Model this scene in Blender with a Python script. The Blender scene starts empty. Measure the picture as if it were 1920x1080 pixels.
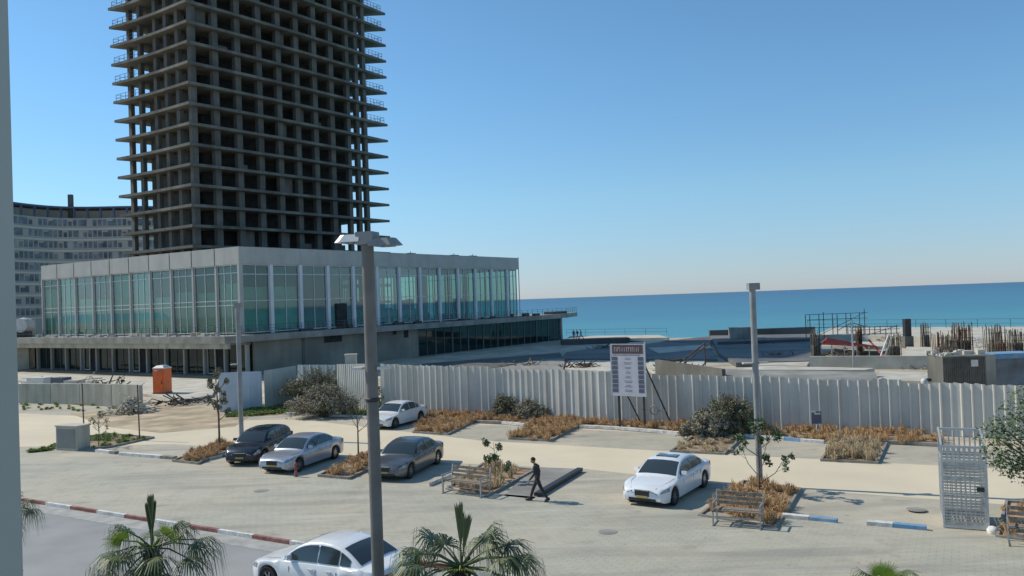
import bpy, bmesh, math, random
from mathutils import Vector, Matrix
random.seed(7)
sc = bpy.context.scene
R = math.radians
C = sc.collection
# ------------------------------------------------------------------ camera
FPX, CH = 1550.0, 8.6
ROLL, PITCH = R(2.0), R(0.79)
cR = Vector((math.cos(ROLL), math.sin(ROLL)*math.sin(PITCH), -math.sin(ROLL)*math.cos(PITCH)))
cU = Vector((math.sin(ROLL), -math.cos(ROLL)*math.sin(PITCH), math.cos(ROLL)*math.cos(PITCH)))
cF = Vector((0, math.cos(PITCH), math.sin(PITCH)))
cd = bpy.data.cameras.new('camera'); cam = bpy.data.objects.new('camera', cd); C.objects.link(cam)
m = Matrix((cR, cU, -cF)).transposed().to_4x4(); m.translation = Vector((0, 0, CH)); cam.matrix_world = m
cd.sensor_width = 36; cd.lens = FPX/1920*36; cd.clip_end = 90000; cd.clip_start = .1
sc.camera = cam
# ------------------------------------------------------------------ sky, sun, exposure
SUN_EL = R(41)
SUN_DIR = Vector((-.925*math.cos(SUN_EL), .38*math.cos(SUN_EL), math.sin(SUN_EL))).normalized()
w = bpy.data.worlds.new('World'); sc.world = w; w.use_nodes = True
nt = w.node_tree; nt.nodes.clear()
sk = nt.nodes.new('ShaderNodeTexSky'); sk.sky_type = 'NISHITA'; sk.sun_disc = False
sk.sun_elevation = SUN_EL; sk.sun_rotation = math.atan2(SUN_DIR.x, SUN_DIR.y)
sk.air_density = 1.1; sk.dust_density = .1; sk.ozone_density = 2.6; sk.altitude = 0
bg = nt.nodes.new('ShaderNodeBackground'); bg.inputs[1].default_value = .118
ow = nt.nodes.new('ShaderNodeOutputWorld')
hs = nt.nodes.new('ShaderNodeHueSaturation'); hs.inputs['Saturation'].default_value = 1.0
tcw = nt.nodes.new('ShaderNodeTexCoord'); spw = nt.nodes.new('ShaderNodeSeparateXYZ'); nt.links.new(tcw.outputs['Generated'], spw.inputs[0])
rw = nt.nodes.new('ShaderNodeValToRGB'); nt.links.new(spw.outputs['Z'], rw.inputs[0])
el = rw.color_ramp.elements; el[0].position = 0; el[0].color = (.56,.715,1.16,1); el[1].position = .5; el[1].color = (.74,1.0,1.06,1)
for p_, c_ in ((.04,(.60,.77,1.10,1)),(.12,(.70,.93,1.09,1)),(.25,(.70,.99,1.14,1))):
    x_ = el.new(p_); x_.color = c_
mw = nt.nodes.new('ShaderNodeMix'); mw.data_type = 'RGBA'; mw.blend_type = 'MULTIPLY'; mw.inputs[0].default_value = 1
nt.links.new(sk.outputs[0], mw.inputs[6]); nt.links.new(rw.outputs[0], mw.inputs[7]); nt.links.new(mw.outputs[2], bg.inputs[0]); nt.links.new(bg.outputs[0], ow.inputs[0])
sl = bpy.data.lights.new('sun', 'SUN'); sl.energy = 3.9; sl.angle = R(.5); sl.color = (1, .93, .80)
so = bpy.data.objects.new('sun', sl); C.objects.link(so); so.location = (-60, 20, 60)
so.rotation_euler = (-SUN_DIR).to_track_quat('-Z', 'Y').to_euler()
sc.view_settings.view_transform = 'Standard'; sc.view_settings.look = 'None'
sc.view_settings.exposure = 0.0; sc.view_settings.gamma = 1

def G(px, py, z=0.0):                 # where the sight line of a photo pixel meets height z
    x = (px-960)/FPX; y = -(py-540)/FPX
    d = cR*x + cU*y + cF
    t = (z-CH)/d.z
    return Vector((d.x*t, d.y*t, z))
def AT(px, py, Y):                    # the point on a sight line at distance Y
    x = (px-960)/FPX; y = -(py-540)/FPX
    d = cR*x + cU*y + cF; t = Y/d.y
    return Vector((d.x*t, Y, CH+d.z*t))

# ------------------------------------------------------------------ materials
def mat(name, col, rough=.8, var=.12, scale=3, metal=0, bump=0, spec=None, col2=None, island=0, stain=None, coat=0, detail=4):
    m = bpy.data.materials.new(name); m.use_nodes = True
    n = m.node_tree; b = n.nodes['Principled BSDF']; L = n.links.new
    b.inputs['Roughness'].default_value = rough; b.inputs['Metallic'].default_value = metal
    if spec is not None: b.inputs['Specular IOR Level'].default_value = spec
    if coat: b.inputs['Coat Weight'].default_value = coat; b.inputs['Coat Roughness'].default_value = .05
    tc = n.nodes.new('ShaderNodeTexCoord'); no = n.nodes.new('ShaderNodeTexNoise')
    no.inputs['Scale'].default_value = scale; no.inputs['Detail'].default_value = detail
    L(tc.outputs['Object'], no.inputs['Vector'])
    mx = n.nodes.new('ShaderNodeMix'); mx.data_type = 'RGBA'
    c2 = col2 or tuple(c*(1-var*2) for c in col)
    c1 = col if col2 else tuple(min(1, c*(1+var)) for c in col)
    mx.inputs[6].default_value = (*c1, 1); mx.inputs[7].default_value = (*c2, 1)
    rp = n.nodes.new('ShaderNodeMapRange'); rp.inputs[1].default_value = .35; rp.inputs[2].default_value = .65
    L(no.outputs['Fac'], rp.inputs[0])
    src = rp.outputs[0]
    if island:
        ge = n.nodes.new('ShaderNodeNewGeometry'); src = ge.outputs['Random Per Island']
    L(src, mx.inputs[0]); out = mx.outputs[2]
    if stain:                         # larger blotches of dirt
        n2 = n.nodes.new('ShaderNodeTexNoise'); n2.inputs['Scale'].default_value = stain[1]; n2.inputs['Detail'].default_value = 6
        L(tc.outputs['Object'], n2.inputs['Vector'])
        r2 = n.nodes.new('ShaderNodeMapRange'); r2.inputs[1].default_value = .48; r2.inputs[2].default_value = .68
        r2.inputs[4].default_value = stain[2]
        L(n2.outputs['Fac'], r2.inputs[0])
        m2 = n.nodes.new('ShaderNodeMix'); m2.data_type = 'RGBA'; m2.inputs[7].default_value = (*stain[0], 1)
        L(r2.outputs[0], m2.inputs[0]); L(out, m2.inputs[6]); out = m2.outputs[2]
    L(out, b.inputs['Base Color'])
    if bump:
        bp = n.nodes.new('ShaderNodeBump'); bp.inputs['Strength'].default_value = bump; bp.inputs['Distance'].default_value = .03
        n3 = n.nodes.new('ShaderNodeTexNoise'); n3.inputs['Scale'].default_value = scale*8; L(tc.outputs['Object'], n3.inputs['Vector'])
        L(n3.outputs['Fac'], bp.inputs['Height']); L(bp.outputs[0], b.inputs['Normal'])
    return m

def paver_mat(name, col, col2, mortar, bw, bh, ang, ms=.02, dust=None):
    m = bpy.data.materials.new(name); m.use_nodes = True
    n = m.node_tree; b = n.nodes['Principled BSDF']; L = n.links.new
    b.inputs['Roughness'].default_value = .85
    tc = n.nodes.new('ShaderNodeTexCoord'); mp = n.nodes.new('ShaderNodeMapping'); mp.inputs['Rotation'].default_value = (0, 0, ang)
    L(tc.outputs['Object'], mp.inputs[0])
    br = n.nodes.new('ShaderNodeTexBrick'); br.inputs['Scale'].default_value = 1
    br.inputs['Brick Width'].default_value = bw; br.inputs['Row Height'].default_value = bh
    br.inputs['Mortar Size'].default_value = ms; br.inputs['Mortar Smooth'].default_value = .3
    br.inputs['Color1'].default_value = (*col, 1); br.inputs['Color2'].default_value = (*col2, 1); br.inputs['Mortar'].default_value = (*mortar, 1)
    L(mp.outputs[0], br.inputs['Vector'])
    out = br.outputs['Color']
    for sc_, c, lo, hi, amt in ((.16, dust or (.52, .45, .34), .42, .7, .75), (1.1, tuple(x*.72 for x in col), .5, .72, .5), (.45, tuple(x*1.18 for x in col), .52, .66, .5)):
        no = n.nodes.new('ShaderNodeTexNoise'); no.inputs['Scale'].default_value = sc_; no.inputs['Detail'].default_value = 8
        no.inputs['Roughness'].default_value = .6
        L(tc.outputs['Object'], no.inputs['Vector'])
        r = n.nodes.new('ShaderNodeMapRange'); r.inputs[1].default_value = lo; r.inputs[2].default_value = hi; r.inputs[4].default_value = amt
        L(no.outputs['Fac'], r.inputs[0])
        mx = n.nodes.new('ShaderNodeMix'); mx.data_type = 'RGBA'; mx.inputs[7].default_value = (*c, 1)
        L(r.outputs[0], mx.inputs[0]); L(out, mx.inputs[6]); out = mx.outputs[2]
    mp2 = n.nodes.new('ShaderNodeMapping'); mp2.inputs['Rotation'].default_value = (0, 0, ang); mp2.inputs['Scale'].default_value = (.12, .9, 1); L(tc.outputs['Object'], mp2.inputs[0])
    for vec, sc_, c, lo, hi, amt in ((mp2.outputs[0], .8, (.25,.235,.20), .50, .70, .6), (mp2.outputs[0], 1.7, (.56,.53,.45), .56, .70, .45), (tc.outputs['Object'], .62, (.17,.16,.145), .62, .74, .5), (tc.outputs['Object'], 3.2, (.20,.19,.17), .66, .74, .5)):
        no = n.nodes.new('ShaderNodeTexNoise'); no.inputs['Scale'].default_value = sc_; no.inputs['Detail'].default_value = 6
        L(vec, no.inputs['Vector'])
        r = n.nodes.new('ShaderNodeMapRange'); r.inputs[1].default_value = lo; r.inputs[2].default_value = hi; r.inputs[4].default_value = amt
        L(no.outputs['Fac'], r.inputs[0])
        mx = n.nodes.new('ShaderNodeMix'); mx.data_type = 'RGBA'; mx.inputs[7].default_value = (*c, 1)
        L(r.outputs[0], mx.inputs[0]); L(out, mx.inputs[6]); out = mx.outputs[2]
    L(out, b.inputs['Base Color'])
    return m

KA = R(29)                           # the street runs 29 degrees off the camera's right axis
M = {}
M['paver'] = paver_mat('pale_pavers', (.415, .395, .315), (.45, .43, .345), (.335, .32, .25), .42, .21, KA, .018)
M['stall'] = paver_mat('stall_pavers', (.42, .385, .30), (.445, .41, .325), (.36, .33, .26), .25, .25, KA, .014, (.58, .50, .37))
M['aisle'] = mat('sandy_asphalt', (.66, .56, .40), .9, .05, .35, bump=.1, col2=(.71, .61, .44), stain=((.56, .49, .37), .11, .6), detail=7)
M['road'] = mat('grey_asphalt', (.30, .30, .29), .85, .06, .5, bump=.15, stain=((.37, .365, .35), .14, .8), detail=8)
M['roadedge'] = mat('dusty_gutter', (.40, .39, .36), .9, .1, 2)
M['sand'] = mat('site_sand', (.56, .48, .36), .95, .15, .3, bump=.2, stain=((.35, .30, .22), .09, .7), detail=8)
M['sandb'] = mat('brown_site_sand', (.50, .39, .26), .95, .2, .5, bump=.5, stain=((.36, .28, .18), .35, .8), detail=8)
M['dirt'] = mat('brown_soil', (.30, .22, .14), .95, .2, 2, bump=.4, stain=((.44, .34, .22), .6, .8))
M['soil'] = mat('reddish_soil', (.42, .26, .15), .95, .2, 2, bump=.4, stain=((.52, .40, .26), .8, .8))
M['conc'] = mat('concrete', (.30, .29, .26), .85, .12, .5, stain=((.20, .19, .17), .25, .7), detail=8)
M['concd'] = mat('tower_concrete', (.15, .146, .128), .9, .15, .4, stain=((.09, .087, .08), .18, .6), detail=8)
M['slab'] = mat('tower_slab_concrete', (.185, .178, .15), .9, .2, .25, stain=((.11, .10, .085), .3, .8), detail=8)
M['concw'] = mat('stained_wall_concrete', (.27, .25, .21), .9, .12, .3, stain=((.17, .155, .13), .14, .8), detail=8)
M['concl'] = mat('pale_concrete', (.56, .52, .43), .85, .08, .6, stain=((.42, .38, .30), .3, .6), detail=8)
M['cream'] = mat('cream_render', (.50, .47, .38), .85, .06, .6, stain=((.38, .35, .28), .3, .6))
M['parapet'] = mat('pale_cladding', (.46, .45, .41), .6, .04, .4, stain=((.38, .37, .34), .2, .5))
M['pil'] = mat('white_pilaster', (.66,.68,.70), .5, .04, .5)
M['dframe'] = mat('dark_frame', (.12,.14,.14), .5, .1, 2)
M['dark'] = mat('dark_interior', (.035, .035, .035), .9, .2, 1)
M['inner'] = mat('interior_grey', (.17, .20, .19), .9, .15, .4)
M['innerd'] = mat('interior_teal_dark', (.07,.11,.12), .9, .15, .2)
M['sheet'] = mat('pale_green_sheet', (.48, .64, .54), .8, .1, .6)
M['alu'] = mat('aluminium_frame', (.55, .56, .56), .45, .05, 3, metal=.3)
M['steel'] = mat('galvanised_steel', (.42, .43, .42), .5, .12, 4, metal=.5)
M['pole'] = mat('pole_paint', (.17, .16, .145), .7, .08, 2)
M['polel'] = mat('pole_paint_pale', (.27, .275, .27), .7, .08, 2)
M['black'] = mat('black_steel', (.03, .03, .032), .5, .1, 4)
M['rail'] = mat('dark_rail', (.06, .055, .05), .6, .1, 4)
M['railp'] = mat('rail_purple_paint', (.13, .10, .13), .6, .1, 4)
def streak(m, amt=.35, sc_=(3,3,.12), c=(.30,.27,.22)):
    n = m.node_tree; b = n.nodes['Principled BSDF']; L = n.links.new; src = b.inputs['Base Color'].links[0].from_socket
    tc = n.nodes.new('ShaderNodeTexCoord'); mp = n.nodes.new('ShaderNodeMapping'); mp.inputs['Scale'].default_value = sc_; no = n.nodes.new('ShaderNodeTexNoise'); no.inputs['Scale'].default_value = 1; no.inputs['Detail'].default_value = 5
    L(tc.outputs['Object'], mp.inputs[0]); L(mp.outputs[0], no.inputs['Vector']); r = n.nodes.new('ShaderNodeMapRange'); r.inputs[1].default_value = .45; r.inputs[2].default_value = .7; r.inputs[4].default_value = amt
    L(no.outputs['Fac'], r.inputs[0]); mx = n.nodes.new('ShaderNodeMix'); mx.data_type = 'RGBA'; mx.inputs[7].default_value = (*c,1); L(r.outputs[0], mx.inputs[0]); L(src, mx.inputs[6]); L(mx.outputs[2], b.inputs['Base Color'])
for k_ in ('concd','slab','concw','parapet','conc','cream'): streak(M[k_], .45 if k_ != 'parapet' else .15, (1.2,1.2,.1), (.08,.075,.065) if k_ in ('concd','slab') else (.18,.16,.13))
M['fence'] = mat('fence_sheet', (.60, .575, .515), .5, .04, .6, stain=((.50, .48, .43), .35, .6))
streak(M['fence'], .4, (1.1,1.1,.06), (.34,.32,.28))
M['fenceb'] = mat('fence_sheet_bluish', (.46, .52, .60), .45, .05, .6, metal=.2)
M['fenceg'] = mat('fence_sheet_greenish', (.44, .47, .45), .5, .05, .6, metal=.1)
M['bitumen'] = mat('blue_grey_membrane', (.15, .145, .14), .8, .2, .15, stain=((.24, .23, .21), .08, .7), detail=7)  # tower shadow over the decks is put into this dark tone
M['bitumen2'] = mat('dark_membrane', (.10, .095, .095), .85, .15, .12, stain=((.11, .12, .14), .1, .7))  # shade on the deck walls is painted in as their dark colour
M['rust'] = mat('rusty_rebar', (.13, .075, .05), .9, .3, 3)
M['rebar'] = mat('grey_brown_rebar', (.12, .105, .085), .9, .3, 3)
M['red'] = mat('red_formwork', (.40, .09, .08), .7, .15, 3)
M['wood'] = mat('bench_slat', (.27, .22, .17), .85, .2, 6)
M['kwhite'] = mat('kerb_white', (.72, .70, .66), .8, .1, 6, stain=((.45, .42, .37), 3, .6))
M['kblue'] = mat('kerb_blue', (.16, .32, .50), .8, .12, 5, stain=((.40, .42, .42), 2.5, .6))
M['kred'] = mat('kerb_red', (.30, .105, .09), .8, .15, 5, stain=((.45, .35, .3), 3, .5))
M['kgrey'] = mat('kerb_grey', (.30, .28, .24), .9, .12, 4)
M['drygrass'] = mat('dry_grass', (.68, .46, .24), .9, island=1, col2=(.38, .23, .11))
M['drygrass2'] = mat('straw_grass', (.66, .54, .35), .9, island=1, col2=(.38, .28, .16))
M['weed'] = mat('green_weed', (.24, .33, .07), .8, island=1, col2=(.09, .15, .03))
M['shrub'] = mat('grey_green_leaf', (.40, .36, .26), .9, island=1, col2=(.20, .17, .11))
M['shrubd'] = mat('dark_shrub_leaf', (.26, .24, .14), .9, island=1, col2=(.11, .105, .06))
M['leaf'] = mat('tree_leaf', (.11, .17, .05), .6, island=1, col2=(.035, .06, .02))
M['palm'] = mat('palm_frond', (.15, .18, .065), .55, island=1, col2=(.055, .075, .03))
M['palmy'] = mat('young_palm_frond', (.34, .43, .03), .5, island=1, col2=(.20, .29, .02))
M['palmtrunk'] = mat('palm_trunk', (.075, .055, .045), .95, .3, 6, bump=.6)
M['bark'] = mat('bark', (.17, .13, .10), .9, .2, 8)
M['orange'] = mat('orange_plastic', (.80, .15, .03), .45, .08, 2)
M['roofw'] = mat('translucent_roof', (.62, .60, .56), .5, .05, 2)
M['tyre'] = mat('rubber', (.02, .02, .02), .8, .1, 10)
M['rim'] = mat('alloy_rim', (.35, .35, .36), .3, .05, 8, metal=.8)
M['cglass'] = mat('car_glass', (.035, .045, .045), .06, 0, 2, spec=.9)
M['clamp'] = mat('headlamp', (.32, .35, .38), .12, .3, 9, spec=.8)
M['ctail'] = mat('tail_lamp', (.35, .02, .02), .2, .1, 12)
M['seam'] = mat('door_gap', (.18,.18,.18), .6, .05, 8)
M['cplate'] = mat('yellow_plate', (.42, .33, .10), .6, .02, 8)
M['ctrim'] = mat('black_trim', (.02, .02, .022), .5, .1, 8)
def paint(name, col, metal=.0, rough=.28): return mat(name, col, rough, .02, 2, metal=metal, coat=.6)
M['pwhite'] = paint('white_paint', (.78, .79, .80)); M['pwhite2'] = paint('warm_white_paint', (.74, .74, .72))
M['psilver'] = paint('silver_paint', (.46, .48, .52), .5); M['pgrey'] = paint('grey_paint', (.15, .155, .155), .6, .3)
M['pblack'] = paint('dark_paint', (.018, .018, .024), .3)
M['cloth'] = mat('dark_cloth', (.05, .043, .042), .95, .2, 6); M['cloth2'] = mat('charcoal_trousers', (.035, .03, .032), .95, .2, 6)
M['skin'] = mat('skin', (.30, .17, .11), .6, .05, 6); M['hair'] = mat('hair', (.015, .012, .01), .8, .2, 20)
M['boardw'] = mat('sign_board', (.52, .51, .56), .6, .04, 3); M['boardd'] = mat('sign_ink', (.10, .11, .15), .6, .05, 5)
M['boardh'] = mat('sign_header', (.10, .055, .055), .6, .05, 5)
M['pillar'] = mat('blue_grey_render', (.37, .40, .37), .8, .03, 1)
M['hotel'] = mat('hotel_wall', (.46, .42, .37), .85, .05, .1); M['hband'] = mat('hotel_band', (.60, .56, .50), .85, .05, .1)
M['hglass'] = mat('hotel_glass', (.15, .18, .21), .3, .35, .35); M['hframe'] = mat('hotel_roof_frame', (.09, .12, .19), .6, .1, 1)
M['fluo'] = mat('green_vest', (.12, .62, .03), .7, .05, 5)

def glass_mat(name, tint, face=.10):
    m = bpy.data.materials.new(name); m.use_nodes = True; n = m.node_tree; n.nodes.clear(); L = n.links.new
    o = n.nodes.new('ShaderNodeOutputMaterial'); t = n.nodes.new('ShaderNodeBsdfTransparent'); t.inputs[0].default_value = (*tint, 1)
    g = n.nodes.new('ShaderNodeBsdfGlossy'); g.inputs['Roughness'].default_value = .03; g.inputs[0].default_value = (.75, .9, .92, 1) if tint[0] > .3 else (.40,.46,.48,1)
    d = n.nodes.new('ShaderNodeBsdfDiffuse'); d.inputs[0].default_value = (.16, .27, .25, 1)
    no = n.nodes.new('ShaderNodeTexNoise'); no.inputs['Scale'].default_value = .5
    tc = n.nodes.new('ShaderNodeTexCoord'); L(tc.outputs['Object'], no.inputs['Vector'])
    bp = n.nodes.new('ShaderNodeBump'); bp.inputs['Strength'].default_value = .05; L(no.outputs['Fac'], bp.inputs['Height']); L(bp.outputs[0], g.inputs['Normal'])
    lw = n.nodes.new('ShaderNodeLayerWeight'); lw.inputs[0].default_value = .5; pw = n.nodes.new('ShaderNodeMath'); pw.operation = 'POWER'; L(lw.outputs['Facing'], pw.inputs[0]); pw.inputs[1].default_value = 4.0; f = n.nodes.new('ShaderNodeMath'); f.operation = 'MULTIPLY_ADD'; L(pw.outputs[0], f.inputs[0]); f.inputs[1].default_value = .75; f.inputs[2].default_value = .06
    m1 = n.nodes.new('ShaderNodeMixShader'); m1.inputs[0].default_value = face; L(t.outputs[0], m1.inputs[1]); L(d.outputs[0], m1.inputs[2])
    m2 = n.nodes.new('ShaderNodeMixShader'); L(f.outputs[0], m2.inputs[0]); L(m1.outputs[0], m2.inputs[1]); L(g.outputs[0], m2.inputs[2])
    oi = n.nodes.new('ShaderNodeObjectInfo'); mt = n.nodes.new('ShaderNodeMix'); mt.data_type = 'RGBA'
    mt.inputs[6].default_value = tuple(c*.72 for c in tint)+(1,); mt.inputs[7].default_value = tuple(min(1,c*1.2) for c in tint)+(1,)
    L(oi.outputs['Random'], mt.inputs[0]); L(mt.outputs[2], t.inputs[0])
    ad = n.nodes.new('ShaderNodeMath'); ad.operation = 'MULTIPLY_ADD'; L(oi.outputs['Random'], ad.inputs[0]); ad.inputs[1].default_value = .14 if tint[0] > .3 else .04; L(f.outputs[0], ad.inputs[2]); L(ad.outputs[0], m2.inputs[0])
    L(m2.outputs[0], o.inputs[0]); return m
M['glass'] = glass_mat('teal_glass', (.40, .68, .60), .12)
M['glassd'] = glass_mat('dark_storefront_glass', (.22, .32, .34), .06)

def sea_mat():
    m = bpy.data.materials.new('sea'); m.use_nodes = True; n = m.node_tree; b = n.nodes['Principled BSDF']; L = n.links.new
    b.inputs['Roughness'].default_value = .35; b.inputs['Specular IOR Level'].default_value = .25
    tc = n.nodes.new('ShaderNodeTexCoord'); sp = n.nodes.new('ShaderNodeSeparateXYZ'); L(tc.outputs['Object'], sp.inputs[0])
    no = n.nodes.new('ShaderNodeTexNoise'); no.inputs['Scale'].default_value = 1.0; no.inputs['Detail'].default_value = 5
    mp = n.nodes.new('ShaderNodeMapping'); mp.inputs['Scale'].default_value = (.0012, .006, 1); L(tc.outputs['Object'], mp.inputs[0]); L(mp.outputs[0], no.inputs['Vector'])
    ma = n.nodes.new('ShaderNodeMath'); ma.operation = 'MULTIPLY_ADD'; L(no.outputs['Fac'], ma.inputs[0]); ma.inputs[1].default_value = 420; L(sp.outputs['Y'], ma.inputs[2])
    lg = n.nodes.new('ShaderNodeMath'); lg.operation = 'LOGARITHM'; L(ma.outputs[0], lg.inputs[0]); lg.inputs[1].default_value = 10
    cr = n.nodes.new('ShaderNodeValToRGB'); e = cr.color_ramp.elements
    mr = n.nodes.new('ShaderNodeMapRange'); mr.inputs[1].default_value = 2.4; mr.inputs[2].default_value = 4.2; L(lg.outputs[0], mr.inputs[0])
    L(mr.outputs[0], cr.inputs[0])
    e[0].position = 0; e[0].color = (.12, .43, .40, 1); e[1].position = 1; e[1].color = (.035, .12, .21, 1)
    for p, c in ((.20, (.07,.29,.33,1)), (.33, (.045,.205,.295,1)), (.48, (.04,.17,.265,1)), (.66, (.035,.135,.235,1))):
        x = e.new(p); x.color = c
    L(cr.outputs[0], b.inputs['Base Color'])
    n2 = n.nodes.new('ShaderNodeTexNoise'); n2.inputs['Scale'].default_value = .35; n2.inputs['Detail'].default_value = 8; L(tc.outputs['Object'], n2.inputs['Vector'])
    bp = n.nodes.new('ShaderNodeBump'); bp.inputs['Strength'].default_value = .6; bp.inputs['Distance'].default_value = .6
    L(n2.outputs['Fac'], bp.inputs['Height']); L(bp.outputs[0], b.inputs['Normal'])
    return m
M['sea'] = sea_mat()

M['cagem'] = mat('cage_mesh_steel', (.56, .55, .52), .6, .12, 4, metal=.15)

# ------------------------------------------------------------------ object helpers
class MB:
    def __init__(s): s.v = []; s.f = []
    def add(s, vs, fs):
        o = len(s.v); s.v += [tuple(x) for x in vs]; s.f += [tuple(i+o for i in f) for f in fs]; return s
    def box(s, x0, x1, y0, y1, z0, z1):
        return s.add([(x0,y0,z0),(x1,y0,z0),(x1,y1,z0),(x0,y1,z0),(x0,y0,z1),(x1,y0,z1),(x1,y1,z1),(x0,y1,z1)],
                     [(0,3,2,1),(4,5,6,7),(0,1,5,4),(1,2,6,5),(2,3,7,6),(3,0,4,7)])
    def prism(s, pts, z0, z1):
        n = len(pts); A = sum(pts[i][0]*pts[(i+1)%n][1]-pts[(i+1)%n][0]*pts[i][1] for i in range(n))
        if A < 0: pts = pts[::-1]
        return s.add([(p[0],p[1],z0) for p in pts]+[(p[0],p[1],z1) for p in pts],
                     [tuple(range(n))[::-1], tuple(range(n,2*n))]+[(i,(i+1)%n,n+(i+1)%n,n+i) for i in range(n)])
    def tube(s, pts, rad, n=8, cap=True):
        pts = [Vector(p) for p in pts]; rr = rad if isinstance(rad,(list,tuple)) else [rad]*len(pts)
        vs = []; 
        for i, p in enumerate(pts):
            d = (pts[min(i+1,len(pts)-1)]-pts[max(i-1,0)])
            if d.length < 1e-9: d = Vector((0,0,1))
            d.normalize(); a = Vector((0,0,1)) if abs(d.z) < .9 else Vector((1,0,0))
            u = d.cross(a).normalized(); w_ = d.cross(u)
            vs += [p+(u*math.cos(t)+w_*math.sin(t))*rr[i] for t in [2*math.pi*k/n+math.pi/n for k in range(n)]]
        fs = [(i*n+k, i*n+(k+1)%n, (i+1)*n+(k+1)%n, (i+1)*n+k) for i in range(len(pts)-1) for k in range(n)]
        if cap: fs += [tuple(range(n))[::-1], tuple(range((len(pts)-1)*n, len(pts)*n))]
        return s.add(vs, fs)
    def lathe(s, prof, n=24, axis='z', c=(0,0,0)):
        vs = []
        for r, h in prof:
            for k in range(n):
                t = 2*math.pi*k/n; x, y = r*math.cos(t), r*math.sin(t)
                vs.append((c[0]+x,c[1]+y,c[2]+h) if axis == 'z' else (c[0]+x,c[1]+h,c[2]+y))
        fs = [(i*n+k, i*n+(k+1)%n, (i+1)*n+(k+1)%n, (i+1)*n+k) for i in range(len(prof)-1) for k in range(n)]
        return s.add(vs, fs)
    def build(s, name, m, parent=None, loc=None, rz=0, smooth=0, kind=None):
        me = bpy.data.meshes.new(name); me.from_pydata(s.v, [], s.f); me.update()
        bm = bmesh.new(); bm.from_mesh(me)
        if len(me.polygons) < 3000: bmesh.ops.recalc_face_normals(bm, faces=bm.faces)
        bm.to_mesh(me); bm.free()
        me.materials.append(m)
        if smooth:
            for p in me.polygons: p.use_smooth = True
            me.set_sharp_from_angle(angle=R(smooth))
        o = bpy.data.objects.new(name, me); C.objects.link(o)
        if parent: o.parent = parent
        if loc is not None: o.location = loc
        o.rotation_euler = (0,0,rz)
        if kind: o['kind'] = kind
        return o
def tag(o, label, cat, group=None, kind=None):
    o['label'] = label; o['category'] = cat
    if group: o['group'] = group
    if kind: o['kind'] = kind
    return o
def thing(name, label, cat, loc=(0,0,0), rz=0, group=None):
    o = bpy.data.objects.new(name, None); C.objects.link(o); o.location = loc; o.rotation_euler = (0,0,rz); o.empty_display_size = .3
    return tag(o, label, cat, group)
def copy_tree(o, parent=None):
    c = o.copy(); C.objects.link(c)
    if parent: c.parent = parent; c.matrix_parent_inverse = o.matrix_parent_inverse
    for ch in [x for x in KIDS(o)]: copy_tree(ch, c)
    return c
def KIDS(o): return [x for x in bpy.data.objects if x.parent == o]
def struct(name, mb, m, **k):
    o = mb.build(name, m, **k); o['kind'] = 'structure'; return o
def sheet(pts, z): 
    b = MB(); n = len(pts); A = sum(pts[i][0]*pts[(i+1)%n][1]-pts[(i+1)%n][0]*pts[i][1] for i in range(n))
    if A < 0: pts = pts[::-1]
    return b.add([(p[0],p[1],z) for p in pts], [tuple(range(n))])
def inpoly(x, y, P):
    r = False; n = len(P)
    for i in range(n):
        x1,y1 = P[i][:2]; x2,y2 = P[(i+1)%n][:2]
        if (y1 > y) != (y2 > y) and x < (x2-x1)*(y-y1)/(y2-y1)+x1: r = not r
    return r
def rpoly(P):
    xs = [p[0] for p in P]; ys = [p[1] for p in P]
    while 1:
        x = random.uniform(min(xs),max(xs)); y = random.uniform(min(ys),max(ys))
        if inpoly(x,y,P): return x, y
D1 = Vector((math.cos(KA), -math.sin(KA), 0)); D2 = Vector((math.sin(KA), math.cos(KA), 0))   # along the street, away from it

# ================================================================== SETTING
land = MB(); land.prism([(-900,-60),(260,-60),(260,100),(112,138),(62,150),(20,166),(-20,196),(-60,215),(-260,330),(-900,700)], -14, -.03)
struct('ground', land, M['sand'])
struct('sea', sheet([(-60000,90),(60000,90),(60000,60000),(-60000,60000)], -12), M['sea'])
kerbA, kerbB = G(75,945), G(890,1076); kd = (kerbB-kerbA).normalized(); kn = Vector((-kd.y, kd.x, 0))   # kn: away from camera
k0 = kerbA-kd*40; k1 = kerbA+kd*70
struct('road', sheet([k0-kn*12, k1-kn*12, k1, k0], -.02), M['road'])
struct('near_pavement', MB().prism([k0-kn*30, k1-kn*30, k1-kn*12, k0-kn*12], -.03, .08), M['paver'])
st0, st2 = G(37,850), G(1920,1014); sd = (st2-st0).normalized()
s0 = st0-sd*30; s1 = st2+sd*30; bk0 = G(530,778); bk1 = G(1760,838); bd = (bk1-bk0).normalized()
b0 = bk0-bd*50; b1 = bk1+bd*40
struct('pavement', MB().prism([k0+kn*.15, k1+kn*.15, s1, s0], -.03, .06), M['paver'])
struct('gutter', sheet([k0-kn*.9, k1-kn*.9, k1-kn*.02, k0-kn*.02], -.014), M['roadedge'])
struct('parking_ground', sheet([s0, s1, b1, b0], .0), M['stall'])
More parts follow.
